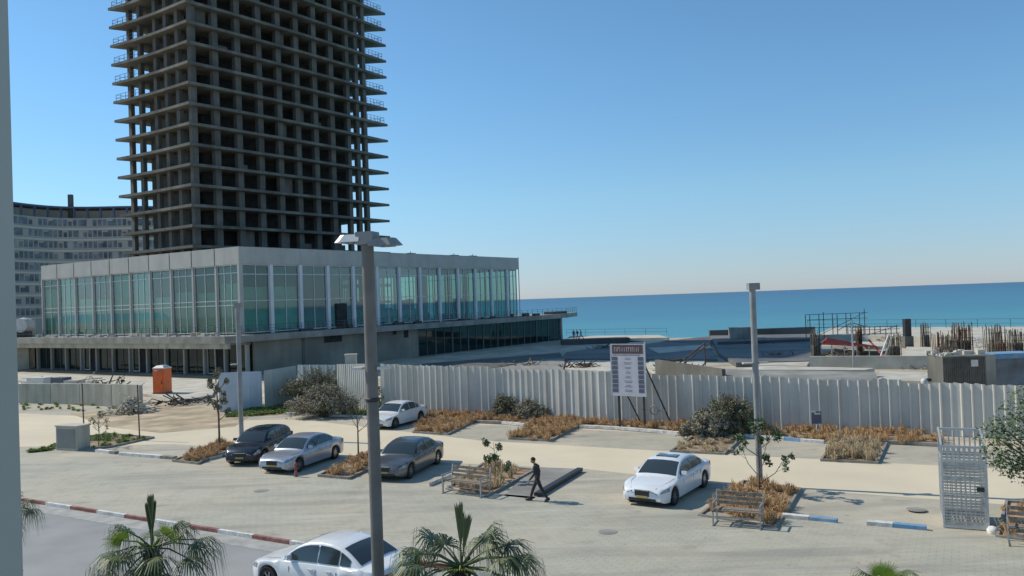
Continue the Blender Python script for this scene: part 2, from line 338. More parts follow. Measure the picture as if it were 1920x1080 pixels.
# driving lane between the two rows of stalls
a0, a1, a2, a3 = G(37,800), G(1920,948), G(1920,893), G(400,790)
al = [G(330,833), G(700,862), G(1100,880), G(1330,905), G(1500,918), G(1760,937), G(2000,955), G(2000,885), G(1660,868), G(1250,846), G(900,826), G(720,805), G(560,786), G(400,790), G(30,775), G(30,838)]
struct('parking_lane', sheet(al, .004), M['aisle'])
def seg(a, b, w_, z0, z1, name, m, label=None, grp=None, cat='kerb'):
    a = Vector(a); b = Vector(b); d = (b-a).normalized(); n = Vector((-d.y,d.x,0))*w_/2
    mb = MB().prism([a-n, b-n, b+n, a+n], z0, z1); o = mb.build(name, m)
    if label: tag(o, label, cat, grp)
    else: o['kind'] = 'structure'
    return o
# red and white road kerb: one long kerb of painted blocks
kroot = thing('road_kerb', 'long kerb painted red and white along the road', 'kerb', (0,0,0))
L_ = 1.9; i = 0; s = -30.0; gb = MB(); wb = MB(); rb = MB()
while s < 45:
    a = kerbA+kd*s; b = kerbA+kd*(s+L_-.02); n = kn*.15
    (wb if i % 2 == 0 else rb).prism([a, b, b+n, a+n], -.03, .115); s += L_; i += 1
wb.build('white_block', M['kwhite'], kroot); rb.build('red_block', M['kred'], kroot)

# painted kerb stops in front of stalls
def painted(name, pts, cols, label, grp='painted parking kerbs'):
    r = thing(name, label, 'parking kerb', (0,0,0), group=grp)
    for (p, q), c in zip(zip(pts, pts[1:]), cols):
        a = G(*p); b = G(*q); d = (b-a); b = b-d.normalized()*.02; n = kn*.3
        mb = MB().prism([a, b, b+n, a+n], 0, .17); mb.build({'kwhite':'white_block','kblue':'blue_block','kgrey':'bare_block'}[c], M[c], r)
    return r
painted('painted_kerb', [(1465,973),(1517,978),(1570,984)], ['kwhite','kblue'], 'white and blue kerb right of the square bed with the right bench')
painted('painted_kerb', [(1625,987),(1675,991),(1738,997)], ['kwhite','kblue'], 'white and blue kerb just left of the tall steel cage')
painted('painted_kerb', [(805,912),(840,897)], ['kwhite'], 'short pale kerb between the dark grey saloon and the bench')
painted('painted_kerb', [(640,893),(668,886),(700,878)], ['kwhite','kblue'], 'pale kerb beside the grass bed behind the big lamp pole')
painted('painted_kerb', [(375,867),(410,859),(440,851)], ['kwhite','kblue'], 'blue and white kerb touching the front of the black hatchback')
painted('painted_kerb', [(178,848),(205,851),(215,852)], ['kwhite','kgrey'], 'short white kerb right of the grey cabinet')
painted('painted_kerb', [(222,854),(262,857),(300,860),(325,862)], ['kwhite','kwhite','kgrey'], 'worn white kerb left of the strip of dry grass')
painted('painted_kerb', [(535,778),(570,779),(615,781),(660,783),(700,786)], ['kwhite','kwhite','kwhite','kwhite'], 'white kerb along the green weeds at the left back row')
painted('painted_kerb', [(893,793),(940,795),(982,799)], ['kgrey','kwhite'], 'short white kerb under the grey shrubs by the fence')
painted('painted_kerb', [(1086,802),(1150,805),(1200,809),(1245,813),(1290,817)], ['kwhite','kwhite','kwhite','kwhite'], 'white kerb under the notice board')
painted('painted_kerb', [(1395,820),(1470,826),(1500,829),(1545,832)], ['kwhite','kblue','kwhite'], 'white and teal kerb in front of the little dark sign')
painted('painted_kerb', [(1655,832),(1700,834),(1765,838)], ['kgrey','kgrey'], 'bare grey kerb left of the cage by the fence')

# ------------------------------------------------------------------ planting
def blades(P, ntuft, nb, h, spread, wd=.011, z=.05, lean=.42):
    mb = MB(); V = mb.v; Fc = mb.f
    for _ in range(ntuft):
        x, y = rpoly(P); hh = h*random.uniform(.6,1.25); rr = spread*random.uniform(.6,1.2)
        for _ in range(nb):
            t = random.uniform(0,6.28); q = random.random()**.6; l = lean*q
            bx = x+math.cos(t)*rr*.35*q; by = y+math.sin(t)*rr*.35*q
            hx = bx+math.cos(t)*rr*l*.9; hy = by+math.sin(t)*rr*l*.9; h1 = hh*(1-.25*q)*random.uniform(.6,1)
            tx = bx+math.cos(t)*rr*l*2.1; ty = by+math.sin(t)*rr*l*2.1; h2 = h1*(1.05-.55*q)
            s2 = t+1.57+random.uniform(-.5,.5); wx = math.cos(s2)*wd; wy = math.sin(s2)*wd
            k = len(V); V += [(bx-wx,by-wy,z),(bx+wx,by+wy,z),(hx+wx,hy+wy,z+h1*.7),(hx-wx,hy-wy,z+h1*.7),(tx,ty,z+h2)]
            Fc += [(k,k+1,k+2,k+3),(k+3,k+2,k+4)]
    return mb
def bed(px, label, soil='dirt', kerb=True, dens=2.6, h=.55, gm='drygrass', nb=64, kz=.13, grass=True, inset=0, spread=.42):
    P = [G(*p) for p in px]
    struct('planting_bed', MB().prism(P, -.02, .05), M[soil])
    if kerb:
        r = thing('bed_kerb', 'low grey kerb around ' + label, 'kerb', P[0], group='kerbs around the planting beds')
        mb = MB(); n = len(P)
        for i in range(n):
            a = P[i]-P[0]; b = P[(i+1)%n]-P[0]; d = (b-a).normalized(); nn = Vector((-d.y,d.x,0))*.05
            mb.prism([a-nn-d*.05, b-nn-d*.052, b+nn-d*.052, a+nn-d*.05], -.01, kz)
        o = mb.build('kerb_stones', M['kgrey'], r)
    if grass:
        A = abs(sum(P[i][0]*P[(i+1)%len(P)][1]-P[(i+1)%len(P)][0]*P[i][1] for i in range(len(P))))/2
        c = sum(P, Vector())/len(P); Q = [c+(p-c)*(1-inset) for p in P]
        g = blades(Q, max(5,int(A*dens*1.35)), nb, h*1.15, spread)
        tag(g.build('dry_grass', M[gm]), 'brown dry ornamental grass in ' + label, 'grass', kind='stuff')
bed([(775,812),(840,816),(905,784),(935,772),(860,762),(810,768)], 'the bed right of the far white car', dens=3.2)
bed([(955,824),(1032,828),(1095,795),(1110,788),(1030,780)], 'the long bed in the middle of the back row', dens=3.2)
bed([(1258,848),(1358,853),(1397,818),(1312,814)], 'the bed below the dark bush', dens=1.6, h=.35, gm='drygrass2')
bed([(1540,865),(1645,870),(1662,834),(1565,829)], 'the bed at the right of the back row', dens=3.0, h=.75, gm='drygrass2')
bed([(325,866),(372,871),(455,836),(410,830)], 'the strip left of the black hatchback', dens=3.2, inset=.1)
bed([(598,894),(655,899),(735,862),(700,852),(672,856)], 'the bed between the silver and dark grey saloons', dens=2.6, h=.5, inset=.08)
bed([(838,920),(912,934),(1002,884),(905,872)], 'the bed behind the left bench', soil='soil', dens=1.5, h=.6, gm='drygrass2', inset=.12)
bed([(1312,970),(1455,993),(1500,920),(1395,905)], 'the square bed behind the right bench', soil='dirt', dens=3.0, h=.6, inset=.08)
bed([(1870,1010),(1960,1022),(1985,950),(1888,944)], 'the bed right of the tall steel cage', soil='soil', dens=.6)
bed([(148,845),(205,840),(288,822),(205,815),(150,822)], 'the bed right of the grey cabinet', gm='weed', dens=1.6, h=.3)
fa = [G(800,778), G(1100,799), G(1300,815), G(1540,829), G(1765,836), G(1765,814), G(1500,803), G(1100,788), G(850,774)]
bed([(800,776),(893,790),(985,798),(1100,800),(1300,814),(1545,829),(1765,836),(1765,816),(1500,804),(1100,789),(850,770)], 'the long strip at the foot of the fence', kerb=False, dens=2.2, h=.6, nb=60)
struct('grey_mat_ground', sheet([G(945,932), G(1000,938), G(1087,881), G(1000,878)], .06), M['conc'])
seg(G(1007,930,.06), G(1088,882,.06), .28, .04, .2, 'kerb_beam', M['black'], 'black kerb beam slanting behind the walking man')  # long raised strip, black all over
def weeds(px, n, h, label, z=.02):
    P = [G(*p) for p in px]
    tag(blades(P, n, 30, h, .35, .025, z).build('weeds', M['weed']), label, 'weeds', kind='stuff')
struct('sand_bank', MB().prism([G(200,800),G(300,812),G(440,800),G(470,780),G(412,768),G(330,757),G(255,765),G(130,775)], -.03, .012), M['sandb'])
struct('verge', sheet([G(415,785), G(530,778), G(720,788), G(800,778), G(860,764), G(640,757), G(480,757), G(412,770)], .008), M['dirt'])
weeds([(420,784),(530,776),(720,786),(720,757),(560,762),(480,762)], 800, .38, 'green weeds at the foot of the pale fence on the left')
weeds([(812,778),(900,778),(960,785),(940,772),(830,762)], 120, .45, 'green weeds behind the dry grass right of the far white car')
weeds([(790,776),(890,778),(905,765),(820,758)], 420, .45, 'green weeds right of the far white car')
weeds([(40,770),(260,775),(270,760),(40,750)], 60, .25, 'thin weeds along the low concrete barrier')
weeds([(40,850),(100,842),(110,830),(90,845)], 30, .3, 'sparse weeds left of the grey cabinet')

def leafball(mb, c, rx, ry, rz, n, s):
    for _ in range(n):
        d = Vector((random.gauss(0,1),random.gauss(0,1),random.gauss(0,1))).normalized()*random.random()**.4
        p = Vector((c[0]+d.x*rx, c[1]+d.y*ry, c[2]+d.z*rz))
        a = Vector((random.gauss(0,1),random.gauss(0,1),random.gauss(0,1))).normalized(); b = a.orthogonal().normalized()
        q = s*random.uniform(.6,1.4)
        mb.add([p-a*q, p+b*q*.4, p+a*q, p-b*q*.4], [(0,1,2,3)])
def shrub(base, r, h, label, m='shrub', lobes=14, n=420, s=.085):
    t = thing('shrub', label, 'shrub', base, group='shrubs along the fence')
    mb = MB(); st = MB()
    for k in range(lobes):
        a = random.uniform(0,6.28); q = random.random()**.5
        c = (math.cos(a)*r*q*.85, math.sin(a)*r*q*.5, h*(.25+.55*random.random()*(1-.4*q)))
        leafball(mb, c, r*random.uniform(.15,.32), r*.24, h*random.uniform(.12,.24), int(n*.8), s)
        st.tube([(0,0,0),(c[0]*.5,c[1]*.5,c[2]*.5),c],[.04,.03,.012],5)
    for k in range(lobes*9):
        a = random.uniform(0,6.28); e = random.uniform(.05,1.5); q = random.uniform(.75,1.15)
        tip = Vector((math.cos(a)*math.cos(e)*r*q, math.sin(a)*math.cos(e)*r*.65*q, math.sin(e)*h*q+.1)); b1 = tip*.55+Vector((0,0,.1*h))
        st.tube([b1, tip],[.014,.006],3)
        for _ in range(26):
            p = b1.lerp(tip, random.random()**.7)+Vector((random.gauss(0,.07),random.gauss(0,.07),random.gauss(0,.07)))
            v1 = Vector((random.gauss(0,1),random.gauss(0,1),random.gauss(0,1))).normalized(); v2 = v1.orthogonal(); qs = s*random.uniform(.5,1.1)
            mb.add([p-v1*qs, p+v2*qs*.35, p+v1*qs, p-v2*qs*.35],[(0,1,2,3)])
    mb.build('foliage', M[m], t); st.build('stem', M['bark'], t)
shrub(G(606,782), 2.8, 2.3, 'big pale grey bush in front of the fence on the left', lobes=26, n=340)
shrub(G(592,770)+Vector((0,2.4,0)), 3.6, 3.1, 'tall dark olive bush behind the big pale grey bush', 'shrubd', lobes=22, n=340)
shrub(G(948,785), 1.2, 1.6, 'small dark shrub by the fence, left one of the close pair', 'shrubd', 12)
shrub(G(992,787), 1.8, 1.35, 'grey rounded shrub by the fence, right one of the close pair', 'shrub', 14)
shrub(G(1368,815), 2.1, 2.2, 'large dark bush left of the slim right lamp post', 'shrubd', 26, 380)
shrub(G(1325,822), 1.6, 1.35, 'low brownish shrub at the left foot of the large dark bush', 'shrub', 14)
shrub(G(250,772), 1.0, 1.0, 'scrubby low shrub by the end of the concrete barrier', 'shrub', 8, 200)

# ------------------------------------------------------------------ trees
def branchtree(base, h, label, spread=.5, leaves=0, leafm='leaf', r=.05, nbr=8, cat='tree', name='young_tree', lean=0, lo=.45, grp='young street trees', ls=.07, lr=.14):
    t = thing(name, label, cat, base, group=grp)
    tr = MB(); cr = MB(); lf = MB()
    top = Vector((lean*h,0,h)); mid = Vector((lean*h*.4+.04,.03,h*.5))
    tr.tube([(0,0,0),mid,top],[r,r*.75,r*.25],7)
    for k in range(nbr):
        f = lo+(1-lo)*k/nbr; st = mid.lerp(top,(f-.5)*2) if f > .5 else Vector((0,0,0)).lerp(mid,f*2)
        a = k*2.4+random.uniform(-.4,.4); l = h*spread*random.uniform(.6,1)*(1.15-f*.5)
        e = st+Vector((math.cos(a)*l*.7, math.sin(a)*l*.7, l*.75)); mm = st.lerp(e,.5)+Vector((math.cos(a)*l*.1,math.sin(a)*l*.1,-.05*l))
        cr.tube([st,mm,e],[r*.5,r*.35,r*.12],5)
        for j in range(3):
            s_ = mm.lerp(e,random.random()); a2 = a+random.uniform(-1,1); e2 = s_+Vector((math.cos(a2)*l*.3,math.sin(a2)*l*.3,l*.3*random.uniform(.2,1)))
            cr.tube([s_,e2],[r*.22,r*.1],4)
            if leaves: leafball(lf, e2, lr, lr, lr*1.2, leaves, ls)
        if leaves: leafball(lf, e, lr, lr, lr*1.2, leaves, ls)
    tr.build('trunk', M['bark'], t); cr.build('branches', M['bark'], t)
    if leaves: lf.build('foliage', M[leafm], t)
    return t
branchtree(G(412,845), 4.6, 'thin young tree with sparse dry leaves left of the black hatchback', .26, 30, 'shrubd', .07, 12, lo=.4, lean=-.03)
branchtree(G(672,860), 3.3, 'bare young tree between the silver saloon and the big pole', .45, 0, r=.05, nbr=9, lean=-.02)
branchtree(G(928,905), 1.9, 'low sapling with dark leaf tufts behind the left bench', .45, 22, r=.03, nbr=5, lo=.1, ls=.08)
branchtree(G(1424,925), 2.7, 'sapling with dark leaf tufts in the square bed at the slim lamp post', .55, 22, r=.045, nbr=8, lo=.15, ls=.09)
branchtree(G(185,838), 2.0, 'small leafless sapling between two stakes', .45, 6, 'shrubd', .035, 7, lo=.3)
branchtree(G(706,790)+Vector((0,0,0)), 2.6, 'little dry tree just right of the big lamp pole by the fence', .3, 14, 'shrubd', .04, 8, lo=.5)
for (x,y,ty,lb) in ((158,822,718,'thin wooden stake left of the leafless sapling'),(262,826,722,'thin wooden stake right of the leafless sapling')):
    b = G(x,y); hh = (y-ty)/(y-587)*CH
    tag(MB().tube([(0,0,0),(-.05,0,hh)],.05,6).build('stake', M['bark'], loc=b), lb, 'stake', 'stakes beside the leafless sapling')
# leafy tree at the right edge
tr = thing('leafy_tree', 'green leafy tree reaching into the right edge', 'tree', G(2010,1060))
B = G(2010,1060); f_ = MB(); t_ = MB(); b_ = MB(); t_.tube([(0,0,0),(-.1,.2,2.0),(-.1,.3,4.4)],[.13,.1,.05],8)
for (px,py,Y) in ((1895,830,25.5),(1880,800,25.2),(1905,770,25.8),(1870,850,25.4),(1925,745,26),(1900,875,25.3),(1915,800,26.2),(1940,830,25),(1960,780,25.5),(1985,730,25),(2010,800,24.6),(1935,865,25.6),(1925,890,25.2),(2040,760,25),(1860,815,25.3),(1885,865,25.9)):
    p = AT(px,py,Y)-B; b_.tube([(-.1,.3,1.9+random.random()*1.4), p*.55+Vector((0,.1,1.1)), p],[.05,.035,.012],5)
    leafball(f_, p, .55, .5, .4, 190, .062)
t_.build('trunk', M['bark'], tr); b_.build('branches', M['bark'], tr); f_.build('foliage', M['leaf'], tr)

# fan palms
def palm(base, h, label, fr, seed, R0=1.25):
    random.seed(seed)
    t = thing('palm_tree', label, 'palm tree', base, group='young fan palms by the road')
    tk = MB(); tk.tube([(0,0,0),(0.02,0,h*.6),(0,0,h-.1)],[.24,.19,.17],12)
    for k in range(60):
        a = k*2.4; z = h*(.3+.68*k/60); d = Vector((math.cos(a),math.sin(a),0)); q = d.cross(Vector((0,0,1)))
        p = d*.15+Vector((0,0,z)); tk.add([p-q*.09, p+q*.09, p+d*.16+q*.04+Vector((0,0,.16)), p+d*.16-q*.04+Vector((0,0,.16))],[(0,1,2,3)])
    tk.build('trunk', M['palmtrunk'], t)
    for (az, el, ln, yel) in fr:
        a = R(az); e = R(el); d = Vector((math.cos(a)*math.cos(e), math.sin(a)*math.cos(e), math.sin(e)))
        st = Vector((0,0,h-.1)); droop = Vector((0,0,-1))
        p1 = st+d*ln*.5; p2 = st+d*ln+droop*ln*.2*math.cos(e)
        mb = MB(); mb.tube([st,p1,p2],[.03,.022,.014],5)
        side = d.cross(Vector((0,0,1)))
        if side.length < .2: side = Vector((1,0,0))
        if yel == 1: side = d.cross(Vector((0,1,0)))
        side.normalize(); up = side.cross(d).normalized(); n = 34
        for k in range(n):
            f = (k/(n-1)-.5)*2; an = f*R(118 if yel < 2 else 7); L1 = R0*(1 if yel != 1 else .62)*(.62+.38*math.cos(an*.6))*random.uniform(.85,1.05)
            v = (d*math.cos(an)+side*math.sin(an)+up*.12*abs(f)).normalized()
            wv = (side*math.cos(an)-d*math.sin(an)).normalized()
            sag = L1*(.95 if not yel else .12 if yel == 1 else .02)*random.uniform(.7,1.2)
            q1 = p2+v*L1*.45+droop*sag*.14; q2 = p2+v*L1*.75+droop*sag*.5; q3 = p2+v*L1*.92+droop*sag*1.5
            ww = L1*.022
            mb.add([p2-wv*.01,p2+wv*.01,q1+wv*ww,q1-wv*ww,q2+wv*ww*.55,q2-wv*ww*.55,q3],[(0,1,2,3),(3,2,4,5),(5,4,6)])
        mb.build('frond', M['palmy' if yel == 1 else 'palm'], t)
    random.seed(seed+1)
fr1 = [(95,86,.55,2),(75,83,.4,2),(130,76,.35,2),(222,34,.85,1),(160,-2,1.0,0),(200,-15,1.05,0),(225,-30,.9,0),(300,-30,.8,0),(322,40,.9,1),(5,18,1.15,0),(345,0,1.0,0),(320,-25,1.0,0),(250,-45,.8,0),(60,30,.8,0),(110,20,.8,0),(280,-10,.7,0),(185,8,.9,0),(30,5,1,0),(270,30,.5,0),(190,45,.8,0),(350,48,.8,0),(240,15,.9,0),(300,12,.9,0),(140,-35,.8,0),(210,-50,.9,0),(330,-50,.9,0)]
def palmbase(px, py, Y, R_=0):
    p = AT(px,py,Y); return Vector((p.x,p.y,.05)), p.z+.15
b, h = palmbase(285,1035,20.5); palm(b, h, 'fan palm with two bright young fronds in front of the road, second from the left', fr1, 3, .88)
fr2 = [(95,87,.6,2),(85,84,.45,2),(20,80,.35,2),(175,28,1.1,0),(190,12,1.1,0),(150,20,1.2,0),(205,0,1.2,0),(10,30,1.2,0),(350,22,1.3,0),(20,12,1.3,0),(335,5,1.2,0),(30,45,.9,0),(310,0,.9,0),(230,0,1,0),(270,22,.5,1),(165,-8,1.3,0),(0,-10,1.3,0),(60,30,1,0),(130,40,.8,0),(170,50,1.0,0),(5,55,1.0,0),(215,25,1.2,0),(325,28,1.2,0),(250,0,1,0),(290,-5,1,0),(200,-25,1.1,0),(340,-25,1.1,0)]
b, h = palmbase(865,1072,18.5); palm(b, h, 'dark drooping fan palm at the bottom centre behind nothing but pavement', fr2, 11, .95)
bpy.data.objects['palm_tree.001']['label'] = 'dark drooping fan palm at the bottom centre, right of the big pole'
b, h = palmbase(1660,1115,16.5); palm(b, h+.05, 'fan palm of which only the green top fronds show, bottom right', [(170,72,.3,1),(20,74,.25,1),(180,45,.45,0),(0,40,.45,0),(180,25,.5,0),(0,25,.5,0),(330,30,.5,0),(210,30,.5,0),(270,50,.4,1),(30,20,.5,0),(150,20,.5,0)], 21, .6)
b, h = palmbase(15,962,21.5); palm(b, h, 'fan palm half hidden behind the grey pillar, leftmost', [(0,30,.5,0),(340,10,.5,0),(20,5,.5,0),(180,20,.6,0),(270,0,.6,0),(310,-20,.5,0),(90,70,.4,0),(100,10,.6,0)], 31, .5)
random.seed(99)

# ================================================================== PODIUM BUILDING
PO = Vector((-34.6,105,0)); PA = R(56.5)
pod = thing('glass_pavilion', 'long low glass and concrete building with teal windows under the tower', 'building', PO, PA)
LX, LY = 65.3, 48.5; Z1, Z2, Z3 = 5.3, 14.35, 16.55
# roof band: cladding panels on the left side, long band on the right side
mb = MB(); mb.box(.0,LX,.0,.3,Z2,Z3); mb.box(LX-.3,LX,.3,LY,Z2,Z3); mb.build('parapet_band', M['parapet'], pod)
for k in range(10):
    y0 = k*LY/10; MB().box(0.0,.28,max(y0+.12,.32),y0+LY/10-.12,Z2,Z3).build('cladding_panel', M['parapet'], pod)
MB().box(.28,.5,.32,LY,Z2,Z3-.1).build('panel_backing', M['concw'], pod)
MB().box(.35,LX-.35,.35,LY-.1,Z2-.25,Z2+.5).build('roof', M['conc'], pod)
# terrace slab
def eb(x,y): return (x,y)
slab = [(-4.2,-2.3),(30,-2.6),(60,-2.8),(80,-1.9),(90,1.2),(88,4),(80,8),(66,12),(66,40),(55,LY+10),(-4.2,LY+14)]
MB().prism(slab, Z1-.85, Z1).build('terrace_slab', M['conc'], pod)
MB().box(-3.6,-3.2,-2.0,LY+13,Z1-1.55,Z1-.86).build('edge_beam', M['cream'], pod)
# upper floor interior: core, columns, back glazing
ci = MB(); ci.box(6,27,9,26,Z1,Z2-.26); ci.build('core_wall', M['inner'], pod)
ci = MB()
for x in (8,20,32,44,56):
    for y in (6,28,42): ci.box(x,x+.6,y,y+.6,Z1,Z2-.26)
ci.build('interior_columns', M['conc'], pod)
for k,hh_ in enumerate((6.1,6.1,0,0,0)):
    if hh_: MB().box(k*5.1+.5,k*5.1+5.0,.8,.9,Z1+.1,Z1+hh_).build('interior_sheet', M['sheet'], pod)
for k,hh_ in enumerate((6.6,5.6,5.8,5.3,8.7,8.7,5.4,5.6,8.7,7.4)):
    MB().box(.8,.9,k*4.85+.6,k*4.85+4.7,Z1+.1,Z1+hh_).build('interior_sheet', M['sheet'], pod)
MB().box(2.6,2.7,2,LY-3,Z1,Z2-.3).build('interior_wall', M['inner'], pod)
random.seed(5)
it = MB()
for k in range(60):
    x = random.uniform(28,58); y = random.uniform(2,30); s = random.uniform(.4,1.6); it.box(x,x+s,y,y+s,Z1,Z1+random.uniform(.5,4.0))
for k in range(60):
    x = random.uniform(30,60); y = random.uniform(2,40); it.box(x,x+.15,y,y+.15,Z1,Z2-.3)
it.build('stored_material', M['dark'], pod)
def bay(p, axis, a0, a1, z0, z1, gm, trans, mul=1, fw=.14, fm='alu'):
    # a window bay: frame with mullions, a pane child. axis 'x' lies in plane y=p, axis 'y' lies in plane x=p
    mb = MB()
    def bx(u0,u1,w0,w1,d0=-.08,d1=.08):
        if axis == 'x': mb.box(u0,u1,p+d0,p+d1,w0,w1)
        else: mb.box(p+d0,p+d1,u0,u1,w0,w1)
    bx(a0,a0+fw,z0,z1); bx(a1-fw,a1,z0,z1); bx(a0+fw,a1-fw,z0,z0+fw); bx(a0+fw,a1-fw,z1-fw,z1)
    for t in trans: bx(a0+fw,a1-fw,t-.05,t+.05,-.06,.06)
    for j in range(mul):
        c = a0+(a1-a0)*(j+1)/(mul+1); bx(c-.05,c+.05,z0+fw,z1-fw,-.07,.07)
    o = mb.build('window', M[fm], pod)
    g = MB()
    if axis == 'x': g.add([(a0+fw,p,z0+fw),(a1-fw,p,z0+fw),(a1-fw,p,z1-fw),(a0+fw,p,z1-fw)],[(0,1,2,3)])
    else: g.add([(p,a0+fw,z0+fw),(p,a1-fw,z0+fw),(p,a1-fw,z1-fw),(p,a0+fw,z1-fw)],[(0,1,2,3)])
    gp = g.build('pane', M[gm], o)
    return o
BX = 5.1
for k in range(12):
    if k == 3: 
        bay(.35,'x',k*BX+.35,(k+1)*BX-.1,Z1+.15,Z2,'glass',(Z2-1.3,Z1+4.3),1)
        MB().box(k*BX+1.6,k*BX+3.7,.15,.25,Z1,Z1+3.6).build('doorway', M['dark'], pod)
    else: bay(.35,'x',k*BX+(.35 if k else .6),(k+1)*BX-.1,Z1+.15,Z2,'glass',(Z2-1.3,Z1+4.3),1 if k < 9 else 2)
bay(.35,'x',61.3,LX-.5,Z1+.15,Z2,'glass',(Z2-1.3,Z1+4.3),2)
for k in range(1,13): MB().box(k*BX-.12,k*BX+.40,.05,.36,Z1,Z2).build('pilaster', M['pil'], pod)
MB().box(0,.6,0,.35,Z1,Z2).build('corner_post', M['parapet'], pod)
for k in range(10):
    y0 = k*LY/10; bay(.35,'y',max(y0+.2,.55),y0+LY/10-.12,Z1+.15,Z2,'glass',(Z2-1.1,Z1+4.4,Z1+3.8),1 if k%2 else 2)
for k in range(1,11): MB().box(.1,.36,k*LY/10-.12,k*LY/10+.2,Z1,Z2).build('pilaster', M['parapet'], pod)
for k in range(8):
    y0 = 2+k*LY/8.2; bay(LX-.35,'y',y0,y0+LY/8.2-.2,Z1+.15,Z2,'glass',(Z2-1.3,),1)
for k in range(12):
    bay(LY-.35,'x',k*BX+.35,(k+1)*BX-.1,Z1+.15,Z2,'glass',(Z2-1.3,Z1+4.3),1)
# ground floor, left side: dark shopfronts between pale posts, set back
for k in range(12):
    y0 = -.2+k*4.3
    if k in (1,5,8): 
        bay(1.0,'y',y0+2.4,y0+4.1,.1,Z1-1.32,'glassd',(),0)
        MB().box(1.1,1.2,y0+.3,y0+2.3,.05,Z1-1.3).build('doorway', M['dark'], pod)
    else: bay(1.0,'y',y0+.3,y0+4.1,.1,Z1-1.32,'glassd',(),1,.08,fm='dframe')
for k in range(13): MB().box(.6,1.1,-.22+k*4.3,.10+k*4.3,0,Z1-1.31).build('pilaster', M['parapet'], pod)
MB().box(.6,1.3,-.3,LY+8,Z1-1.3,Z1-.86).build('lintel', M['conc'], pod)
MB().box(1.7,1.9,0,LY+6,0,Z1-.87).build('inner_wall', M['dark'], pod)
# ground floor, right side: bare concrete wall then dark storefront
w1 = MB(); w1.box(1.32,33.6,-.9,-.5,-4,Z1-.86); w1.build('concrete_wall', M['concw'], pod)
MB().box(13.3,16.7,-.96,-.88,Z1-1.85,Z1-1.0).build('wall_opening', M['dark'], pod)
MB().box(27.6,28.4,-.96,-.88,Z1-1.5,Z1-.95).build('wall_opening', M['dark'], pod)
MB().box(30.2,31.2,-.96,-.88,Z1-2.1,Z1-.9).build('wall_opening', M['dark'], pod)
for x in (9.2,22.1): MB().box(x,x+.5,-.98,-.9,-3,Z1-.87).build('wall_rib', M['concd'], pod)
for k in range(10):
    x0 = 33.8+k*4.5; bay(-.7,'x',x0,x0+4.4,-3.2,Z1-.87,'glassd',(),1,.1,fm='dframe')
MB().box(33.8,79,-.95,-.3,-6,-3.2).build('plinth', M['conc'], pod)
MB().box(78.9,79.6,-.95,12,-6,Z1-.86).build('end_wall', M['concw'], pod)
MB().box(34.5,78.5,1.5,1.7,-5,Z1-.87).build('inner_wall', M['innerd'], pod)
# railings on the terrace
def rail_line(pts, h, step, m, parent, name='railing', rows=(1,.5), r=.035):
    mb = MB()
    for a, b in zip(pts, pts[1:]):
        a = Vector(a); b = Vector(b); n = max(1,int((b-a).length/step))
        for i in range(n+1):
            p = a.lerp(b,i/n); mb.tube([p, p+Vector((0,0,h))], r, 4)
        for q in rows: mb.tube([a+Vector((0,0,h*q)), b+Vector((0,0,h*q))], r*.8, 4)
    return mb.build(name, m, parent)
rail_line([(-4,-2.1,Z1),(-4,LY+13,Z1)], 1.15, 1.9, M['rail'], pod)
rail_line([(-3.6,-2.15,Z1),(12,-2.2,Z1),(30,-2.4,Z1),(60,-2.6,Z1),(80,-1.7,Z1),(89.6,1.2,Z1)], 1.15, 1.9, M['railp'], pod, rows=(1,.66,.33))
cb = MB()
random.seed(8)
for k in range(26):
    y = random.uniform(0,46); cb.box(-3.2,-3.2+random.uniform(.2,.9),y,y+random.uniform(.3,1.8),Z1,Z1+random.uniform(.1,.5))
cb.build('terrace_rubble', M['concl'], pod)
for k in range(18):
    x = random.uniform(2,70); MB().box(x,x+random.uniform(.3,2.2),-1.9,-1.9+random.uniform(.2,.7),Z1,Z1+random.uniform(.15,.6)).build('timber_stack', M['rail'], pod)
MB().box(76,82,-.8,1.2,Z1,Z1+.5).build('timber_stack', M['rail'], pod)

for x,l in ((34,1.4),(45.5,1.6),(51,1.5)):
    u = MB(); u.box(x,x+l,.6,1.6,Z3-.7,Z3+.15); u.tube([(x-.3,.8,Z3+.1),(x+l+.3,.8,Z3+.1)],.08,5); u.tube([(x+.3,.8,Z3-.3),(x+.5,.8,Z3+.4)],.06,5); u.build('roof_unit', M['black'], pod)
MB().tube([(LX+.2,.2,Z1),(LX+.2,.2,Z3+.2)],.09,6).build('downpipe', M['roofw'], pod)

# ================================================================== TOWER
TO = Vector((-51,133.5,0)); TA = R(54)
tow = thing('unfinished_tower', 'tall unfinished concrete tower with open floors and bare slabs', 'tower under construction', TO, TA)
FH = 3.3; Zt = 9.26; NF = 22
cx = [0.2,4.3,8.7,13.1,17.3,21.4,25.6,29.7,34.0,36.4,38.5]
for n in range(0, NF):
    z = Zt+FH*n; g = 1+.012*n
    sl_ = [(-.9,-.8),(10,-1.15),(22,-1.3),(34,-1.05),(44.4+.05*n,-.2),(42.8,3.5),(40.5,8),(40.5,13),(38,17),(20,17.8),(2,18.8),(-1.6-.03*n,18.7+.13*n),(-1.3,15),(-.9,8)]
    MB().prism(sl_, z-.46, z).build('floor_slab', M['slab'], tow)
    if n >= 11:
        rail_line([(39.2,-.3,z),(44.0,-.1,z),(42.7,3.5,z)], 1.15, .9, M['rail'], tow, 'guard_rail', r=.04)
        rail_line([(-1.0,13,z),(-1.5,18.5+.13*n,z),(3,18.6,z)], 1.15, 1.3, M['rail'], tow, 'guard_rail', r=.04)
ZB, ZT = 0, Zt+FH*(NF-1)
for i, x in enumerate(cx):
    wd = 1.1 if 0 < i < 8 else .85
    if i == 0: wd = 1.0
    MB().box(x,x+wd,.0,.9,ZB,ZT).build('column', M['concd'], tow)
